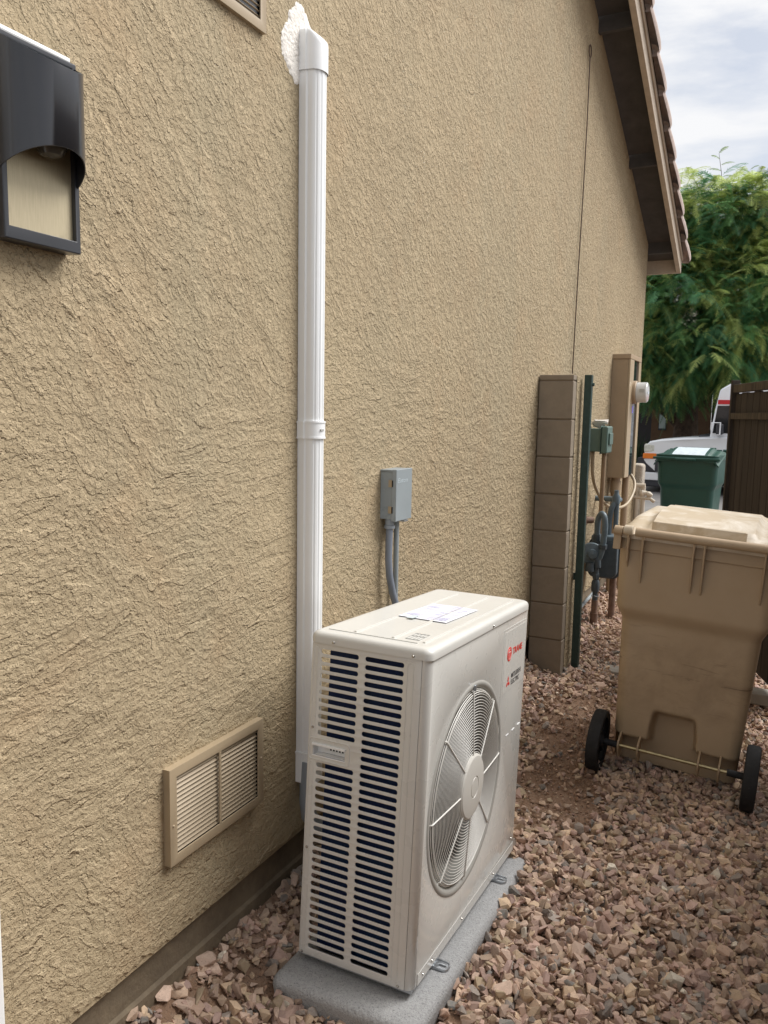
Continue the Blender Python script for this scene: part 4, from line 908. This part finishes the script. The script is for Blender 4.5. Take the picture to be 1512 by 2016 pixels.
# ------------------------------------------------------------------ wheeled carts
def cart(name, label, body_m, lid_m, main=True, Wd=.60, Hh=1.075, drop=0., wheels=True):
    e = empty(name, label=label, cat='trash cart')
    # body: rings of a rounded rectangle, back side (local -y) dense so the wall can be shaped
    ysB = 0.0
    levels = np.concatenate([[.02, .03], np.linspace(.05, .98, 94)]); NB, NS, NF = 96, 20, 24
    def ringpts(z):
        f = z / 1.0
        hw = .246 + .040 * f; yb = .075 - .04 * f; yf = .075 + .54 + .10 * f - .0  # half width, back and front y
        st_ = float(sst(.66, .735, z)); hw += .022 * st_; yb -= .026 * st_; yf += .02 * st_
        base = float(1 - sst(.130, .158, z))                        # narrower foot below the axle
        cr_ = .05
        P_ = []
        xs_ = np.linspace(-hw, hw, NB)
        for x_ in xs_:
            y_ = yb
            ex = max(0, abs(x_) - (hw - cr_)); y_ += cr_ - math.sqrt(max(0, cr_ * cr_ - ex * ex)) if ex > 0 else 0
            # arch recess and axle recess
            inx = float(1 - sst(.078, .100, abs(x_ + .012) + .12 * max(0, z - .2))); 
            top = float(1 - sst(.255, .30, z - .0)); rec = inx * top
            y_ += .085 * max(rec * (1 - base), 0)
            low = base
            y_ += .085 * low
            P_.append((x_, y_))
        for k in range(1, NS): P_.append((hw, yb + cr_ + (yf - yb - 2 * cr_) * k / NS))
        for k in range(NF + 1):
            t_ = 1 - 2 * k / NF; x_ = hw * t_; ex = max(0, abs(x_) - (hw - cr_)); P_.append((x_, yf - (cr_ - math.sqrt(max(0, cr_ * cr_ - ex * ex)) if ex > 0 else 0)))
        for k in range(1, NS): P_.append((-hw, yf - cr_ - (yf - yb - 2 * cr_) * k / NS))
        return P_
    rings = [[(x_, y_, z) for x_, y_ in ringpts(z)] for z in levels]; n = len(rings[0]); mb = MB(); vs = [p for r_ in rings for p in r_]
    # rounded bottom
    mb.add(vs, [(i * n + k, i * n + (k + 1) % n, (i + 1) * n + (k + 1) % n, (i + 1) * n + k) for i in range(len(rings) - 1) for k in range(n)] + [tuple(range(n))[::-1]])
    build('body', mb, body_m, e, ang=60)
    # rim band
    hw, yb, yf = .318, .0, .76
    rim = MB(); ol_ = rrect(-hw, yb, hw, yf, .05, 6); il = rrect(-hw + .03, yb + .03, hw - .03, yf - .03, .03, 6); n2 = len(ol_); z0, z1 = .975, 1.035
    vs = [(a, b_, z) for z in (z0, z1) for a, b_ in ol_] + [(a, b_, z) for z in (z0, z1) for a, b_ in il]
    rim.add(vs, [f for k in range(n2) for f in ((k, (k + 1) % n2, n2 + (k + 1) % n2, n2 + k), (2 * n2 + k, 3 * n2 + k, 3 * n2 + (k + 1) % n2, 2 * n2 + (k + 1) % n2), (n2 + k, n2 + (k + 1) % n2, 3 * n2 + (k + 1) % n2, 3 * n2 + k), (k, 2 * n2 + k, 2 * n2 + (k + 1) % n2, (k + 1) % n2))])
    build('rim', rim, body_m, e, bevel=.004)
    # handle bar and ribs at the back
    build('handle_bar', MB().tube([(-.235, -.042, 1.058), (.255, -.042, 1.058)], .018, 16), body_m, e)
    for s_ in (-1, 1):
        x0 = .322 * s_
        build('hinge', MB().tube([(x0, -.030, 1.055), (x0 - .035 * s_, -.030, 1.055)], .019, 14).box((min(x0, x0 - .03 * s_), -.03, .975), (max(x0, x0 - .03 * s_), .02, 1.05)), body_m, e, bevel=.003)
        build('hinge_loop', MB().tube([(x0 - .04 * s_, -.033, 1.06), (x0 - .075 * s_, -.033, 1.06)], .021, 14), lid_m, e, bevel=.003)
    def rib(x_, zb_):
        m_ = MB(); prof_ = [(-.048, 1.045), (-.040, 1.0), (-.018, .93), (.0, zb_ + .02), (.012, zb_), (.03, zb_), (.03, 1.045)]
        yoff = lambda z: 0
        m_.prism(prof_, -.0035, .0035, lambda a, b_, h: (x_ + h, a, b_)); return m_
    for x_, zb_ in ((-.262, .90), (-.205, .84), (-.010, .83), (.030, .83), (.247, .83), (.285, .93)):
        build('rib', rib(x_, zb_), body_m, e, bevel=.0015)
    # lid: shallow dome falling to the front, raised centre panel
    NX, NY = 40, 40; lm = MB(); vs = []
    def lz(u, v):
        x_ = (u - .5) * 2; base_z = 1.045 + .05 * float(sst(0, .45, v)) * float(1 - sst(.86, 1, abs(x_))) - .012 * v
        c = float(1 - sst(.60, .68, abs(x_)))
        return base_z - drop * v * v + .028 * c * float(sst(.13, .17, v)) * (1 - .5 * float(sst(.75, 1, v)))
    for i in range(NX + 1):
        for j in range(NY + 1):
            u, v = i / NX, j / NY; hw_ = .324
            rx = (u - .5) * 2 * hw_; vs.append((rx, -.018 + .80 * v, lz(u, v)))
    lm.add(vs, [(i * (NY + 1) + j, (i + 1) * (NY + 1) + j, (i + 1) * (NY + 1) + j + 1, i * (NY + 1) + j + 1) for i in range(NX) for j in range(NY)])
    # skirt
    bl_ = [(i, 0) for i in range(NX + 1)] + [(NX, j) for j in range(1, NY + 1)] + [(i, NY) for i in range(NX - 1, -1, -1)] + [(0, j) for j in range(NY - 1, 0, -1)]
    b0_ = [i * (NY + 1) + j for i, j in bl_]; base_i = len(lm.v); lm.v += [(lm.v[k][0] * 1.004, lm.v[k][1], min(1.03, lm.v[k][2] - .02)) for k in b0_]; lm.c += [(1, 1, 1)] * len(b0_); nb_ = len(b0_)
    lm.f += [(b0_[k], base_i + k, base_i + (k + 1) % nb_, b0_[(k + 1) % nb_]) for k in range(nb_)]
    ldo = build('lid', lm, lid_m, e, ang=40)
    build('lid_ledge', MB().box((-.19, .055, 1.045), (.17, .085, 1.098)), lid_m, e, bevel=.006)
    if wheels:
        build('axle', MB().tube([(-.25, .018, .128), (.245, .018, .128)], .0075, 12), 'brass' if main else 'black_plastic', e)
        for s_ in (-1, 1): build('axle_sleeve', MB().tube([(s_ * .215, .018, .128), (s_ * .29, .018, .128)], .014, 12), 'rubber', e)
        for x_ in (-.215, -.135, .105, .185):
            m_ = MB().prism([(.006, .108), (.0, .13), (.006, .15), (.05, .17), (.09, .17), (.09, .06), (.05, .06)], -.004, .004, lambda a, b_, h: (x_ + h, a, b_)); build('axle_bracket', m_, body_m, e, bevel=.0015)
        for s_ in (-1, 1):
            wo = Vector((s_ * .302, .018, .128)); we = MB().lathe([(.100, -.022), (.118, -.027), (.128, -.024), (.131, -.012), (.131, .012), (.128, .024), (.118, .027), (.100, .022)], wo, (1, 0, 0), 40)
            wh = build('tyre', we, 'rubber', e, ang=30)
            hb_ = MB().lathe([(.108, -.004), (.030, -.008), (.024, -.024), (.001, -.026)], wo, (1, 0, 0), 32).lathe([(.108, .004), (.030, .008), (.024, .024), (.001, .026)], wo, (1, 0, 0), 32)
            for k in range(8):
                a = 2 * math.pi * k / 8; c_ = Vector((0, math.cos(a), math.sin(a)))
                hb_.box((wo.x - .012, -.003, .02), (wo.x + .012, .003, .105), Matrix.Rotation(a, 3, 'X'), (wo.x, 0, 0))
                for q in range(8): vx = hb_.v[-8 + q]; hb_.v[-8 + q] = (vx[0], vx[1] + wo.y, vx[2] + wo.z)
            build('wheel_hub', hb_, 'rubber', e, ang=30)
    return e
c1_ = cart('wheeled_trash_cart', 'large tan wheeled trash cart with scuffed back standing on the gravel', 'cart_wear', 'cart_lid')
c1_.location = (.884, 3.335, -.006); c1_.rotation_euler = (0, R(3.2), R(-.6))
c2_ = cart('wheeled_trash_cart', 'green wheeled trash cart with a pale label standing by the white car', 'cart_green', 'cart_green', main=False, drop=.10)
c2_.location = (.355, 9.65, .11); c2_.rotation_euler = (0, 0, R(176))
lb = MB(); ll = lambda v: 1.045 + .05 - .012 * v - .10 * v * v + .028 * (1 - .5 * float(sst(.75, 1, v))) + .003
pts_ = [(x_, .80 * v - .018, ll(v)) for v in np.linspace(.42, .86, 9) for x_ in (-.165, .165)]
lb.add(pts_, [(2 * k, 2 * k + 1, 2 * k + 3, 2 * k + 2) for k in range(8)]); build('lid_label', lb, 'label_pale', c2_)
build('lid_lip', MB().box((-.335, .745, .985), (.335, .80, 1.01)), 'cart_green', c2_, bevel=.008)
build('grab_bar', MB().tube([(-.10, .815, .992), (.10, .815, .992)], .013, 10), 'cart_green', c2_)

# ------------------------------------------------------------------ white car behind the gate
vz = .235; vn = empty('parked_car', (.80, 14.2, vz), label='white car with orange turn signal parked behind the green cart', cat='car')
def vv(mb): mb.v = [(p[0] - .9, p[1] - 14.2, p[2] - vz) for p in mb.v]; return mb
# side outline in x (front at left) and z above ground; extruded across, front narrowed in plan
YN, YF = 13.25, 15.1
def car_skin(outline, yn, yf, nose=.0):
    mb = MB(); n = len(outline); secs = [(yn, .93), (yn + .06, 1.0), (yf - .06, 1.0), (yf, .93)]; vs = []
    zc = .7
    for y_, s_ in secs:
        for (x_, z_) in outline:
            k = max(0, (.0 - x_) / .55); k = min(1, k)        # nose rounding in plan
            yy__ = y_
            if k > 0: yc = (yn + yf) / 2; yy__ = yc + (y_ - yc) * (1 - .06 * k * k)
            vs.append((x_, yy__, vz + zc + (z_ - zc) * (s_ if z_ > .3 else 1)))
    mb.add(vs, [(i * n + k, i * n + (k + 1) % n, (i + 1) * n + (k + 1) % n, (i + 1) * n + k) for i in range(3) for k in range(n)] + [tuple(range(n))[::-1], tuple(3 * n + k for k in range(n))])
    return mb
body = [(-.66, .56), (-.70, .62), (-.69, .84), (-.63, .925), (-.45, .965), (-.1, 1.0), (.35, 1.03), (.40, 1.04), (3.9, 1.05), (4.05, .95), (4.1, .5), (3.9, .32), (3.55, .30)]
def arch(cx, r_, n=8): return [(cx + r_ * math.cos(a), .33 + r_ * math.sin(a)) for a in np.linspace(0, math.pi, n)]
outline = body + arch(3.15, .40)[::1] + [(2.7, .30), (.56, .30)] + arch(.10, .42) + [(-.34, .40), (-.5, .42)]
build('body', vv(car_skin(outline, YN, YF)), 'van_white', vn, bevel=.03, seg=3)
cab = [(.26, 1.00), (.31, 1.45), (.36, 1.75), (.50, 1.84), (3.6, 1.86), (3.95, 1.75), (4.0, 1.04)]
cm = MB(); n = len(cab); vs = [(x_, y_ + (0 if abs(y_ - 14.17) < .5 else 0) - (.10 * (z_ - 1.02) / .75) * (1 if y_ > 14 else -1), vz + z_) for y_ in (YN + .06, YF - .06) for x_, z_ in cab]
cm.add(vs, [(k, (k + 1) % n, n + (k + 1) % n, n + k) for k in range(n)] + [tuple(range(n))[::-1], tuple(range(n, 2 * n))]); build('cabin', vv(cm), 'van_white', vn, bevel=.03, seg=3)
wsd = MB(); wsd.add([(.250, YN + .16, vz + 1.06), (.250, YF - .16, vz + 1.06), (.325, YF - .24, vz + 1.62), (.325, YN + .24, vz + 1.62)], [(0, 1, 2, 3)]); build('windshield', vv(wsd), 'glass_dark', vn)
sw = MB(); sw.prism([(.30, 1.08), (.345, 1.50), (1.3, 1.515), (1.3, 1.08)], 0, 0, lambda a, b_, h: (a, YN + .052 + .1 * (b_ - 1.02) / .75, vz + b_)) ; build('side_window', vv(sw), 'glass_dark', vn)
build('red_stripe', vv(MB().box((.345, YN + .112, vz + 1.525), (3.7, YN + .135, vz + 1.59))), 'van_red', vn)
bm_ = MB().box((-.80, YN + .07, vz + .44), (-.52, YF - .07, vz + .66)).box((-.52, YN + .02, vz + .44), (-.18, YN + .05, vz + .64)); build('bumper', vv(bm_), 'black_plastic', vn, bevel=.03, seg=3)
build('bumper_insert', vv(MB().box((-.79, YN + .04, vz + .30), (-.30, YN + .20, vz + .43))), 'van_white', vn, bevel=.02)
build('air_dam', vv(MB().box((-.74, YN + .06, vz + .20), (-.22, YF - .1, vz + .298))), 'black_plastic', vn, bevel=.02)
build('headlight', vv(MB().box((-.705, YN + .045, vz + .74), (-.49, YN + .26, vz + .885))), 'headlight', vn, bevel=.03, seg=3)
build('turn_signal', vv(MB().box((-.715, YN + .03, vz + .645), (-.50, YN + .24, vz + .735))), 'amber', vn, bevel=.015)
build('grille', vv(MB().box((-.715, YN + .3, vz + .66), (-.66, YF - .3, vz + .86))), 'black_plastic', vn, bevel=.01)
build('wiper_cowl', vv(MB().box((.10, YN + .10, vz + 1.012), (.232, YF - .14, vz + 1.045))), 'black_plastic', vn, bevel=.01)
mr = build('side_mirror', vv(MB().box((.36, YN - .14, vz + 1.06), (.46, YN + .05, vz + 1.22))), 'black_plastic', vn, bevel=.02)
build('mirror_frame', vv(MB().tube([(.30, YN - .16, vz + 1.06), (.42, YN - .16, vz + 1.06), (.42, YN - .16, vz + 1.24), (.30, YN - .16, vz + 1.24)], .012, 6, closed=True)), 'van_white', mr)
for cx in (.10, 3.15):
    for cy in (YN + .14, YF - .14):
        wc = Vector((cx, cy, vz + .33)); s_ = -1 if cy < 14 else 1
        tb = MB().lathe([(.20, .10 * s_), (.30, .11 * s_), (.33, .08 * s_), (.33, -.10 * s_), (.2, -.11 * s_)], wc, (0, 1, 0), 32, False, True); tyr = build('tyre', vv(tb), 'rubber', vn, ang=30)
        build('rim', vv(MB().lathe([(.001, .06 * s_), (.06, .09 * s_), (.17, .07 * s_), (.20, .10 * s_)], wc, (0, 1, 0), 24)), 'chrome', vn)
build('wheel_well', vv(MB().box((-.31, YN + .3, vz + .25), (.51, YF - .3, vz + .74))), 'dark_void', vn)

# ------------------------------------------------------------------ neighbour's house across the drive
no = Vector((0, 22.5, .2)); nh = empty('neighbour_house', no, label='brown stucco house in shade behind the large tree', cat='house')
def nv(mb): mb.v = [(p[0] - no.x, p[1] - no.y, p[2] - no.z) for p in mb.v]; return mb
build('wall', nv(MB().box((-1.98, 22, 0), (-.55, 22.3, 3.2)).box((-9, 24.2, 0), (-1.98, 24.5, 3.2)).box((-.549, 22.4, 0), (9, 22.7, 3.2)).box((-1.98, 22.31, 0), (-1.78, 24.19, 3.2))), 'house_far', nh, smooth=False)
rf = MB().add([(-10, 20.9, 3.05), (10, 20.9, 3.05), (10, 26, 4.9), (-10, 26, 4.9), (-10, 20.9, 3.2), (10, 20.9, 3.2), (10, 26, 5.05), (-10, 26, 5.05)], [(0, 3, 2, 1), (4, 5, 6, 7), (0, 1, 5, 4), (1, 2, 6, 5), (2, 3, 7, 6), (3, 0, 4, 7)]); build('roof', nv(rf), 'roof_tile', nh)
fw = build('narrow_window', nv(MB().box((-1.80, 21.975, 1.22), (-1.60, 22.0 - .001, 2.12))), 'black_plastic', nh); build('pane', nv(MB().box((-1.78, 21.96, 1.27), (-1.62, 21.974, 2.08))), 'window_pale', fw)
pw = build('patio_window', nv(MB().box((-.50, 22.36, .3), (.9, 22.399, 2.5))), 'black_plastic', nh); build('pane', nv(MB().box((-.46, 22.345, .4), (.2, 22.359, 2.45)).box((.24, 22.345, .4), (.86, 22.359, 2.45))), 'glass_dark', pw)
build('front_door', nv(MB().box((-3.2, 24.15, .1), (-2.25, 24.199, 2.3))), 'black_plastic', nh)
# patio things
to = Vector((-.32, 20.6, .2)); tb_ = empty('patio_table', to, label='low dark patio table in front of the neighbour house window', cat='table')
build('table_top', MB().box((-.35, -.25, .62), (.35, .25, .66)), 'bark', tb_)
for sx_ in (-.28, .28):
    for sy_ in (-.18, .18): build('leg', MB().box((sx_ - .02, sy_ - .02, 0), (sx_ + .02, sy_ + .02, .619)), 'bark', tb_)
bx_ = build('cardboard_box', MB().box((-.28, -.2, 0), (.18, .15, .26)), 'cardboard', bevel=.005); bx_.location = to + Vector((0, 0, .661)); tag(bx_, 'brown cardboard box on the patio table behind the tree', 'box')
bin3 = build('storage_bin', MB().box((-.25, -.25, 0), (.25, .25, .75)).box((-.28, -.28, .751), (.28, .28, .82)), 'cart_green', bevel=.02); bin3.location = (.32, 20.8, .2); tag(bin3, 'dark green bin beside the patio table under the neighbour window', 'bin')
ch_ = empty('patio_chair', (-1.05, 20.3, .2), label='dark metal patio chair left of the tree trunk', cat='chair')
build('seat', MB().box((-.25, -.22, .42), (.25, .22, .45)), 'black_plastic', ch_)
bk = MB()
for z in (.55, .68, .82): bk.tube([(-.25, .22, z), (.25, .22, z)], .014, 6)
for x_ in (-.25, 0, .25): bk.tube([(x_, .22, .45), (x_, .24, .84)], .012, 6)
build('backrest', bk, 'black_plastic', ch_)
for sx_ in (-.23, .23):
    for sy_ in (-.2, .2): build('leg', MB().tube([(sx_, sy_, 0), (sx_, sy_, .42)], .014, 6), 'black_plastic', ch_)

# ------------------------------------------------------------------ plants
def fronds(anchors, dirs, lens, cols, npair=15, leaf=.25, wid=.013, droop=.45):
    """feathery leaves: a drooping stalk with pairs of narrow leaflets"""
    VV, FF, CC = [], [], []; n = len(anchors); A = np.array(anchors); Dv = np.array(dirs); Dv /= np.linalg.norm(Dv, axis=1)[:, None]; Ls = np.array(lens)
    sd_ = np.cross(Dv, [0, 0, 1.]); sd_ /= np.maximum(np.linalg.norm(sd_, axis=1), 1e-3)[:, None]
    cols = np.array(cols); base = 0
    for s_ in range(1, npair + 1):
        t_ = s_ / npair; P_ = A + Dv * (Ls * t_)[:, None] - np.array([0, 0, 1.]) * (Ls * droop * t_ * t_)[:, None]
        T_ = Dv - np.array([0, 0, 1.]) * (2 * droop * t_); T_ /= np.linalg.norm(T_, axis=1)[:, None]
        ll = leaf * Ls * (math.sin(math.pi * min(1, .15 + .85 * t_)) * .8 + .25)
        for sgn in (-1, 1):
            dl = sd_ * sgn * .8 + T_ * .55 - np.array([0, 0, .28]) + rng.normal(size=(n, 3)) * .08; dl /= np.linalg.norm(dl, axis=1)[:, None]
            w_ = T_ * (wid * .5)
            v = np.stack([P_ - w_, P_ + w_, P_ + dl * ll[:, None] * .7 + w_ * .9, P_ + dl * ll[:, None]], 1).reshape(-1, 3)
            k = np.arange(n) * 4 + base; FF.append(np.stack([k, k + 1, k + 2, k + 3], 1)); VV.append(v); CC.append(np.repeat(cols * rng.uniform(.85, 1.15, (n, 1)), 4, 0)); base += 4 * n
    # stalks
    for s_ in range(3):
        t0, t1 = s_ / 3, (s_ + 1) / 3; f = lambda t_: A + Dv * (Ls * t_)[:, None] - np.array([0, 0, 1.]) * (Ls * droop * t_ * t_)[:, None]
        p0, p1 = f(t0), f(t1); w_ = sd_ * .004; v = np.stack([p0 - w_, p0 + w_, p1 + w_, p1 - w_], 1).reshape(-1, 3); k = np.arange(n) * 4 + base; FF.append(np.stack([k, k + 1, k + 2, k + 3], 1)); VV.append(v); CC.append(np.repeat(cols * .7, 4, 0)); base += 4 * n
    return np.concatenate(VV), np.concatenate(FF), np.concatenate(CC)
tr0 = Vector((-.66, 17.6, .2)); tree = empty('feathery_tree', tr0, label='large green tree with feathery drooping leaves behind the white car', cat='tree')
tk = MB(); tk.tube([(-.02, 0, -.1), (0, 0, .5), (.02, 0, 1.0), (.0, 0, 1.5), (.05, 0, 2.0), (.15, -.1, 2.8), (.3, -.1, 3.8)], [.32, .26, .235, .22, .19, .15, .10], 14)
for k in range(3): tk.tube([(.1 * k - .1, -.1, -.1), (.09 * k - .09, -.1, .9), (.06 * k - .06, -.06, 1.9)], [.17, .14, .08], 10)
for i, p in enumerate(tk.v): tk.v[i] = (p[0] + random.uniform(-.012, .012), p[1] + random.uniform(-.012, .012), p[2])
build('trunk', tk, 'bark', tree, ang=60)
limbs = [[(-.05, 0, 1.1), (-.4, -.1, 1.45), (-.85, -.2, 1.75), (-1.5, -.4, 2.4), (-2.1, -.4, 3.4)], [(-.05, -.1, 1.35), (-.35, -.2, 1.6), (-.75, -.3, 1.7), (-1.3, -.6, 2.0)], [(.05, 0, 1.9), (.6, -.2, 2.6), (1.3, -.3, 3.3), (2.2, -.3, 4.2)], [(.1, 0, 2.2), (-.3, -.4, 3.0), (-.8, -.7, 3.9), (-1.2, -.6, 4.8)], [(.2, 0, 2.8), (.6, -.6, 3.6), (.8, -1.0, 4.6), (.7, -1.0, 5.3)], [(.05, 0, 1.7), (.9, -.8, 2.2), (1.7, -1.4, 2.9)]]
for l_ in limbs: build('limb', MB().tube(smooth_path(l_, 3), list(np.linspace(.11, .02, 3 * (len(l_) - 1) + 1)), 8), 'bark', tree)
def crown(nc, cx, cy, cz, rx, ry, rz, seed):
    r2 = np.random.default_rng(seed); A, Dv, Ls, Cs = [], [], [], []
    for i in range(nc):
        d = r2.normal(size=3); d /= np.linalg.norm(d); 
        lump = 1 + .20 * math.sin(6 * d[0] + 2 * d[2] + seed) + .14 * math.sin(8 * d[2] + 9 * d[0] + 3 * d[1])
        rr_ = (r2.uniform(.35, 1) ** .6) * lump
        p = np.array([cx + d[0] * rx * rr_, cy + d[1] * ry * rr_, cz + d[2] * rz * rr_])
        if p[2] < 1.75 + .35 * math.sin(p[0] * 3.3): continue
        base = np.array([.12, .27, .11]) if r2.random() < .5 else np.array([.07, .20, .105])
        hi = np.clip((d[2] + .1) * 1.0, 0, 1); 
        if r2.random() < .25 + .5 * hi: base = np.array([.40, .52, .20])  # upper leaves more often bright: sunlit crown top put into the leaf colour
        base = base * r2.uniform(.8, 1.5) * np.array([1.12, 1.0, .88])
        for k in range(r2.integers(5, 9)):
            q = d * .9 + r2.normal(size=3) * .75; q[2] = q[2] * .5 + .05
            A.append(p + r2.normal(size=3) * .06); Dv.append(q); Ls.append(r2.uniform(.30, .58)); Cs.append(base * r2.uniform(.85, 1.2))
    return A, Dv, Ls, Cs
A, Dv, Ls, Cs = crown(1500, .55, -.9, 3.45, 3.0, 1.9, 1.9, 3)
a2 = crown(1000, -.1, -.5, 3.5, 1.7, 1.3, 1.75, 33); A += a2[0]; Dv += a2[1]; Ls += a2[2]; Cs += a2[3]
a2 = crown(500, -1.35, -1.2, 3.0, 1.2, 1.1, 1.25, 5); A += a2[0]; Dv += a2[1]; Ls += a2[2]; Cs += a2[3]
a2 = crown(420, .75, -1.3, 5.0, 1.5, .9, .65, 9); A += a2[0]; Dv += a2[1]; Ls += a2[2]; Cs += a2[3]
# a few sprigs standing out of the top
for (x_, z0, z1) in ((.42, 5.0, 6.1), (1.5, 5.3, 6.2), (-.3, 4.9, 5.35), (.95, 5.1, 5.75), (.1, 4.9, 5.5)):
    for k in range(14):
        f_ = k / 13; A.append(np.array([x_ + .10 * math.sin(f_ * 3) , -1.45 - .05 * f_, z0 - .25 + (z1 - z0 + .25) * f_])); sg_ = 1 if k % 2 else -1
        Dv.append(np.array([sg_ * random.uniform(.5, 1), random.uniform(-.5, .5), random.uniform(.5, .9)])); Ls.append(random.uniform(.30, .42) * (1 - .35 * f_)); Cs.append(np.array([.30, .38, .22]))
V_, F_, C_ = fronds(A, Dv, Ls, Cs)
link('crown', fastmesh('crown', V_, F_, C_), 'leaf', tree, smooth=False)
tw = MB()
for (x_, z0, z1) in ((.42, 4.7, 6.1), (1.5, 4.9, 6.2), (-.3, 4.6, 5.3), (.95, 4.8, 5.7), (.1, 4.6, 5.5)): tw.tube([(x_ + .10 * math.sin(f_ * 3), -1.45 - .05 * f_, z0 + (z1 - z0) * f_) for f_ in (0, .25, .5, .75, 1)], [.010, .008, .006, .005, .003], 5)
build('twigs', tw, 'bark', tree)

# second tree mass further right/back so that the frame closes
t2 = empty('broad_tree', (2.6, 21.0, .2), label='darker green tree further back behind the wooden gate', cat='tree')
build('trunk', MB().tube([(0, 0, 0), (.05, 0, 2), (.1, 0, 3.5)], [.2, .16, .08], 10), 'bark', t2)
A, Dv, Ls, Cs = crown(500, -.3, -.2, 3.6, 3.2, 1.2, 1.8, 21); V_, F_, C_ = fronds(A, Dv, [l * 1.25 for l in Ls], [c * .8 for c in Cs], npair=9, wid=.03)
link('crown', fastmesh('crown2', V_, F_, C_), 'leaf', t2, smooth=False)

# spiky plant and low bush by the neighbour's wall
def blades(n, L, spread, col, w_=.02):
    V, F, Cc = [], [], []
    for i in range(n):
        a = rng.uniform(0, 2 * math.pi); tl = rng.uniform(.1, spread); l = L * rng.uniform(.6, 1.1); d = Vector((math.cos(a) * math.sin(tl), math.sin(a) * math.sin(tl), math.cos(tl))); s_ = d.cross(Vector((0, 0, 1))).normalized() * w_ / 2
        b0_ = len(V); p0 = Vector((0, 0, 0)); p1 = d * l * .6; p2 = d * l - Vector((0, 0, l * .18)); V += [p0 - s_, p0 + s_, p1 + s_ * .8, p1 - s_ * .8, p2 + s_ * .1, p2 - s_ * .1]; F += [(b0_, b0_ + 1, b0_ + 2, b0_ + 3), (b0_ + 3, b0_ + 2, b0_ + 4, b0_ + 5)]; Cc += [tuple(np.array(col) * rng.uniform(.6, 1.3))] * 6
    return fastmesh('blades', np.array([tuple(v) for v in V]), np.array(F), np.array(Cc))
sg = link('spiky_plant', blades(260, 1.25, 1.35, (.035, .06, .035), .025), 'leaf', smooth=False); sg.location = (-1.75, 18.6, .2); tag(sg, 'dark spiky grass-like plant at the house corner beyond the meter', 'plant')
bu = MB(); r3 = np.random.default_rng(4); A = [np.array([r3.normal() * .3, r3.normal() * .2, .35 + abs(r3.normal()) * .14]) for k in range(160)]; V_, F_, C_ = fronds(A, [r3.normal(size=3) for k in A], [.2] * len(A), [np.array([.10, .15, .03]) * r3.uniform(.6, 1.3) for k in A], npair=6, wid=.03)
bo = link('low_bush', fastmesh('bush', V_, F_, C_), 'leaf', smooth=False); bo.location = (-1.3, 19.3, .25); tag(bo, 'small yellow-green bush below the narrow window', 'bush')
print('objects', len(bpy.data.objects))
